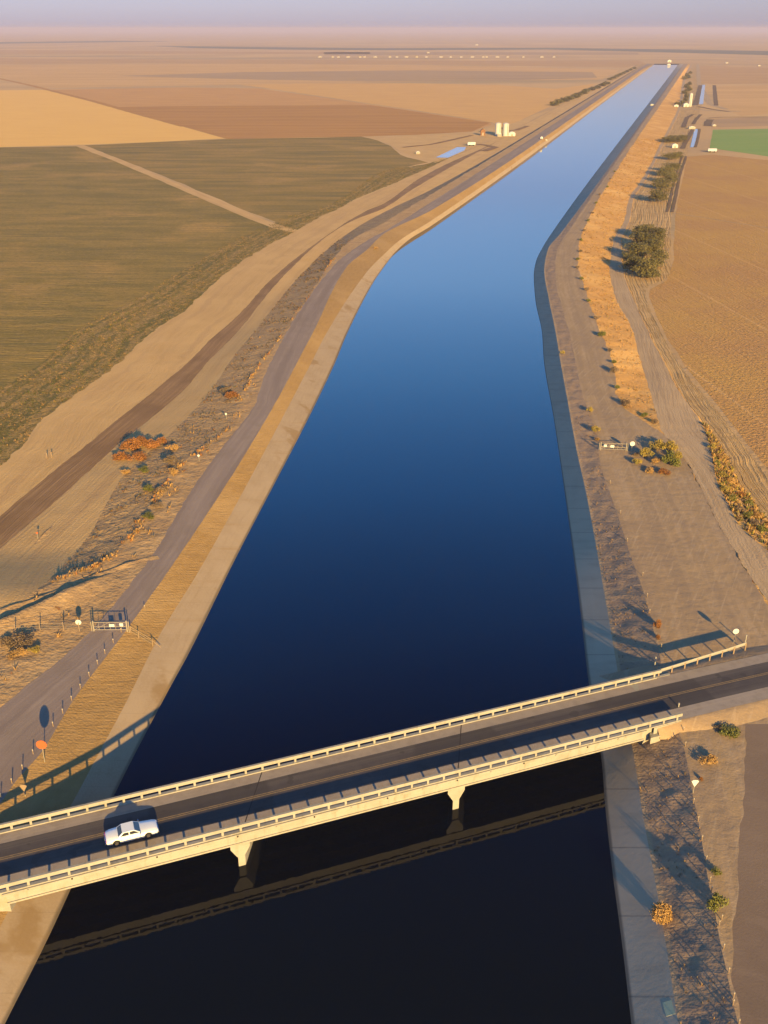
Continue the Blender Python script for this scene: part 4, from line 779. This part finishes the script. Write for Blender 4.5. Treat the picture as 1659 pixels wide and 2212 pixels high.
def gate(x0, y0, x1, y1, h, plates, label, zoff=0):
    a, b = hit(x0, y0), hit(x1, y1); c = (a + b) / 2; root = empty('gate', c, math.atan2(b.y - a.y, b.x - a.x), label=label, cat='gate'); Lh = (b - a).length / 2
    for s in (-1, 1):
        mb = MB(); mb.cyl((s * Lh, 0, -.3), (s * Lh, 0, h + .25), .11, n=8); mb.cyl((s * Lh + s * .28, 0, -.3), (s * Lh + s * .28, 0, h + .1), .07, n=6); mb.build('gate_post', M['galv'], root)
    mb = MB()
    for z in (.25, h * .5, h): mb.cyl((-Lh, 0, z), (Lh, 0, z), .045, n=6)
    for k_ in range(1, 6): xx = -Lh + 2 * Lh * k_ / 6; mb.cyl((xx, 0, .25), (xx, 0, h), .03, n=6)
    mb.cyl((-Lh, 0, .25), (0, 0, h), .03, n=6); mb.build('gate_frame', M['galv'], root)
    for u, z, w_, h_ in plates: mb = MB(); mb.box((u * Lh, -.07, z), (w_, .02, h_)); mb.build('sign_plate', M['white'], root)
    return root
gate(203, 1363, 275, 1364, 1.5, [(.12, 1.0, .75, .42), (.70, 1.1, .5, .5)], 'steel tube gate with two white plates across the west road')
gate(1297, 972, 1352, 974, 1.5, [(-.65, 1.0, .6, .5), (-.1, .9, .75, .5)], 'steel tube gate with two white plates across the east road')
def fence(pts, h, label, posts=None):
    P = [hit(x, y) for x, y in pts]; c = P[0]; root = empty('wire_fence', c, label=label, cat='fence')
    for p in P: mb = MB(); q = p - c; mb.cyl(q - EZ * .3, q + EZ * h, .07, .06, n=6); mb.build('fence_post', M['wood'], root)
    mb = MB()
    for a, b in zip(P, P[1:]):
        for z in (.35, .75, 1.15): mb.cyl(a - c + EZ * z, b - c + EZ * z, .018, n=4)
    mb.build('wire', M['galv'], root)
    q = P[-1] - c; mb = MB(); mb.cyl(q + EZ * h * .85, q + Vector((1.2, -.3, 0)), .05, n=6); mb.build('brace', M['wood'], root); return root
fence([(172, 1364), (138, 1362), (87, 1362), (34, 1366), (-20, 1372), (-70, 1378)], 1.45, 'sagging wire fence on wooden posts left of the west gate')
fence([(283, 1368), (300, 1378), (330, 1396)], 1.2, 'short wire fence running down the west slope from the gate')
# ridges by the west fence; two are added to imitate a shaded channel
def berm(name, pts, wd, h, mat):
    P = [hit(x, y) for x, y in pts]; Q = []
    for a, b in zip(P, P[1:]):
        n_ = max(2, int((b - a).length / .8)); Q += [a + (b - a) * (i / n_) for i in range(n_)]
    Q.append(P[-1]); vs = []; fs = []; prof = [(-.3, -.3), (-.12, .8), (0, 1), (.35, .8), (1.2, .35), (2.4, -.15)]
    for i, p in enumerate(Q):
        d = (Q[min(i + 1, len(Q) - 1)] - Q[max(0, i - 1)]).normalized(); nn = Vector((-d.y, d.x, 0)); e = min(1, i / 6, (len(Q) - 1 - i) / 6)
        z = gz(p.x, p.y)
        for a, b in prof: vs.append(Vector((p.x, p.y, z)) + nn * (-a) * wd * (1 + .3 * noise.noise(p * .5)) + EZ * (b * h * (.1 + .9 * e) * (1 + .5 * noise.noise(p * .35 + Vector((a, 2, 1))))))
    k_ = len(prof); fs = [(i * k_ + j, (i + 1) * k_ + j, (i + 1) * k_ + j + 1, i * k_ + j + 1) for i in range(len(Q) - 1) for j in range(k_ - 1)]
    return tag(mesh_np(name, vs, np.array(fs), mat, smooth=True), kind='structure')
berm('added_ridge', [(-60, 1392), (0, 1352), (60, 1322), (110, 1300), (160, 1276), (215, 1252), (240, 1240)], 2.0, .8, M['shoulder'])  # added ridge, steep behind so its shadow draws the channel's dark band
berm('added_ridge', [(-60, 1344), (0, 1318), (60, 1300), (120, 1278), (200, 1245), (300, 1210), (340, 1200)], .7, .22, M['shoulder'])  # low ridge added to catch sun as the channel's pale rim
berm('added_ridge', [(75, 1175), (90, 1160), (112, 1136)], .5, .35, M['shoulder'])
# concrete pad / plate on the lining
p0, p1, p2, p3 = [hit(x, y) + EZ * .02 for x, y in ((1431, 2166), (1450, 2160), (1459, 2190), (1439, 2196))]
mb = MB(); mb.add([p0, p1, p2, p3, p0 - EZ * .02, p1 - EZ * .02, p2 - EZ * .02, p3 - EZ * .02], [(0, 1, 2, 3), (7, 6, 5, 4), (0, 4, 5, 1), (1, 5, 6, 2), (2, 6, 7, 3), (3, 7, 4, 0)])
M['plate'] = gm('greenish_plate', (0.42, 0.40, 0.24), rough=.8)
tag(mb.build('gauge_plate', M['plate']), 'square pale green plate lying on the east canal lining', 'plate')
# ---------------------------------------------------------------- farm things
def pool(name, px, label=None, off=.12):
    W = [U(x, y, ZF + off) for x, y in px]; o = mesh_np(name, [tuple(p) for p in W], [tuple(range(len(W)))[::-1]], M['pool'])
    return tag(o, kind='structure')
pool('pond_water', [(941, 340), (988, 317.5), (1007, 318), (1003, 325), (968, 340.6)])
pool('ditch_water_near', [(1500, 279), (1509, 279), (1500, 318), (1491, 318)]); pool('ditch_water_far', [(1516, 183), (1523.5, 183), (1519, 225), (1510, 225)])
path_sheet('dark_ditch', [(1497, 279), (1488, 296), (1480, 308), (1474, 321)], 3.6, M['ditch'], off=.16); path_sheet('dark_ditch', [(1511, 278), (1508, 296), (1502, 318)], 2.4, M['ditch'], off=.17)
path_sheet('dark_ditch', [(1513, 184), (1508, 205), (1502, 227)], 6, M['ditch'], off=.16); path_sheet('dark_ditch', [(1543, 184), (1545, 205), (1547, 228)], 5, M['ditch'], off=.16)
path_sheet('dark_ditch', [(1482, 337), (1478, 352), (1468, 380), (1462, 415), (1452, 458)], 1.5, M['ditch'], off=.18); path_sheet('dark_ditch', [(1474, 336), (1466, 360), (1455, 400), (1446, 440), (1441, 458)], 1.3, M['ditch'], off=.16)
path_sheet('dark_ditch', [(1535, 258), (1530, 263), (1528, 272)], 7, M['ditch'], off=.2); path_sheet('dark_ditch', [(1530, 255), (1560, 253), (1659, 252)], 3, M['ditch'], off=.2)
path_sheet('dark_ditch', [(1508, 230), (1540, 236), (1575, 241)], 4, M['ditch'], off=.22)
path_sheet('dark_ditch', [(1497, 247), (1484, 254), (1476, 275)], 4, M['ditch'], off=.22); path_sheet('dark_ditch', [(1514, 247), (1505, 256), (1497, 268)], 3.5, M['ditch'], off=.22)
path_sheet('yard_track', [(1085, 275), (1095, 282), (1115, 281), (1140, 272)], 5, M['brown_road'], off=.2)
path_sheet('yard_track', [(870, 318), (930, 312), (985, 300), (1020, 292)], 4, M['brown_road'], off=.2)
path_sheet('yard_track', [(1010, 310), (1050, 313), (1070, 318), (1045, 326)], 6, M['brown_road'], off=.2)
def silo(x, y, wpx, hpx, label):
    p = hit(x, y); m = pxm(p); r = wpx / m / 2; h = hpx / m / math.cos(R(20)) ; root = empty('silo', p, label=label, cat='silo', group='white silos beside the yard')
    mb = MB(); mb.lathe([(.01, 0), (r, 0), (r, h * .9), (.01, h * .9)], (0, 0, 0), 24); mb.build('tank', M['metal_white'], root)
    mb = MB(); mb.lathe([(r * 1.03, h * .9), (r * .5, h * .95), (.01, h * .965)], (0, 0, 0), 24); mb.build('roof', M['metal_white'], root)
    mb = MB(); mb.box((r * .5, -r * 1.0, h * .48), (.4, .12, h * .9)); mb.build('ladder', M['galv'], root)
    mb = MB(); mb.cyl((0, 0, h * .96), (0, 0, h * 1.0), .3, n=8); mb.build('vent', M['galv'], root)
silo(1075.5, 293, 13, 26, 'left one of the two tall white silos by the west canal bank'); silo(1092, 293.5, 13, 26, 'right one of the two tall white silos by the west canal bank')
def shed(name, x, y, wpx, hpx, dpx, mat, label, cat='shed', group=None, roofmat=None, rz=0.0, door=True):
    p = hit(x, y); m = pxm(p); wd, h = wpx / m, hpx / m; dp = dpx / m; root = empty(name, p, rz, label=label, cat=cat, group=group)
    mb = MB(); mb.box((0, dp / 2, h * .35), (wd, dp, h * .7)); mb.build('wall', mat, root)
    mb = MB(); mb.prism([(-wd * .54, h * .7), (wd * .54, h * .7), (0, h)], (0, 0, 0), Vector((1, 0, 0)), EZ, Vector((0, 1, 0)), -.02 * dp, dp * 1.02); mb.build('roof', roofmat or M['metal_white'], root)
    if door: mb = MB(); mb.box((0, -.03, h * .22), (wd * .3, .08, h * .42)); mb.build('door', M['galv'], root)
    return root
shed('pump_house', 1106, 294, 14, 9, 8, M['metal_white'], 'small white pump house right of the silos'); shed('shed', 1079, 295.5, 9, 8, 4, M['galv'], 'little grey shed in front of the left silo')
shed('container', 1043, 293, 10, 14, 10, M['rust'], 'dark brown box structure in the yard left of the silos', cat='container', roofmat=M['rust'])
shed('pump_box', 903, 333, 9, 6, 5, M['galv'], 'small grey pump box left of the pond')
def trailer(x, y, wpx, label, rz=.1):
    p = hit(x, y); m = pxm(p); L_ = wpx / m; root = empty('trailer', p, rz, label=label, cat='trailer')
    mb = MB(); mb.box((0, 0, 1.7), (L_, 2.4, 1.8)); mb.build('box', M['white'], root); mb = MB(); mb.box((L_ * .56, 0, .75), (L_ * .12, .3, .15)); mb.build('drawbar', M['dark'], root)
    for s in (-.25, .25):
        mb = MB(); mb.cyl((L_ * s, -1.25, .5), (L_ * s, 1.25, .5), .5, n=12); mb.build('wheel', M['dark'], root)
trailer(1018, 315, 17, 'low white trailer parked between pond and silos'); trailer(1538, 329, 18, 'white trailer at the near corner of the green crop field', rz=-.15)
# white tower on the east side
p = hit(1490, 230); m = pxm(p); h = 27 / m; tw = empty('water_tower', p, label='tall white slender tower beside the east tree row', cat='tower')
mb = MB(); mb.lathe([(.01, 0), (1.9, 0), (1.9, h * .9), (1.6, h * .96), (.01, h)], (0, 0, 0), 20); mb.build('tank', M['metal_white'], tw)
mb = MB(); mb.box((0, -2.0, h * .45), (.5, .12, h * .88)); mb.build('ladder', M['galv'], tw); mb = MB(); mb.cyl((0, 0, h * .98), (0, 0, h * 1.04), .35, n=8); mb.build('vent', M['galv'], tw)
shed('pump_house', 1482, 231, 11, 8, 6, M['metal_white'], 'white pump house at the foot of the east tower'); shed('pump_house', 1461, 231, 9, 5, 5, M['metal_white'], 'small white hut left of the east tower, under dark trees')
shed('gate_house', 1408.5, 228.5, 7, 4, 4, M['bridge_conc'], 'tiny cream hut on the east bank of the far canal'); shed('block_house', 1458, 319.5, 12, 9, 7, M['metal_white'], 'small white block building between the two east tree groups')
shed('head_gate', 1495, 279, 14, 6, 6, M['bridge_conc'], 'pale concrete head gate above the near east ditch'); shed('pump_box', 1543, 273, 8, 4, 4, M['bridge_conc'], 'small pale box at the far corner of the green crop field')
shed('gauge_hut', 1170, 300, 5, 5, 4, M['white'], 'tiny white hut on the west slope of the far canal, left of two'); shed('gauge_hut', 1180, 305, 5, 4, 4, M['bridge_conc'], 'tiny pale hut on the west slope of the far canal, right of two')
shed('check_house', 1446, 134.5, 8, 5, 5, M['metal_white'], 'white control house at the far end of the canal'); shed('check_gate', 1445, 141, 7, 3, 3, M['metal_white'], 'white check structure standing in the far canal end')
xs = [125, 205, 240, 300, 375, 402, 468, 560, 603, 662, 727, 787, 877, 938, 1003, 1072, 1140, 1162, 1228, 1292, 1390, 1505, 1580]
for i, q in enumerate(xs):
    shed('farm_shed', (900 + q * .4822) * .72, 124.2, 5.5 if i % 3 else 8, 2.4, 4, M['bridge_conc'], 'tiny pale shed in the line on the far plain, %s from the left' % orn[i], group='line of pale sheds on the far plain', roofmat=M['bridge_conc'], door=False)
for i, (x, y) in enumerate([(1030, 98), (1640, 143), (1570, 137), (925, 115)]):
    shed('farm_shed', x, y, 6, 2.2, 4, M['bridge_conc'], ['tiny pale shed on the far plain, above the line of sheds', 'tiny pale shed at the right edge of the far plain', 'tiny pale shed just right of the canal end', 'tiny pale shed just above the line of sheds'][i], door=False)
# ---------------------------------------------------------------- air
hz = bpy.data.materials.new('haze'); hz.use_nodes = True; t_ = hz.node_tree; t_.nodes.clear()
ou = t_.nodes.new('ShaderNodeOutputMaterial'); pv = t_.nodes.new('ShaderNodeVolumePrincipled'); pv.inputs['Color'].default_value = (0.42, 0.405, 0.58, 1)
pv.inputs['Density'].default_value = 1.0e-4; pv.inputs['Anisotropy'].default_value = 0.0; t_.links.new(pv.outputs[0], ou.inputs['Volume'])
mb = MB(); mb.box((0, 24500, 48), (110000, 55000, 104)); tag(mb.build('haze', hz), kind='stuff')
S.cycles.volume_bounces = 1
for o in list(bpy.data.objects):   # prototypes never used
    if o.parent is None and o.type == 'EMPTY' and 'label' not in o:
        for c in [q for q in bpy.data.objects if q.parent == o]: bpy.data.objects.remove(c)
        bpy.data.objects.remove(o)
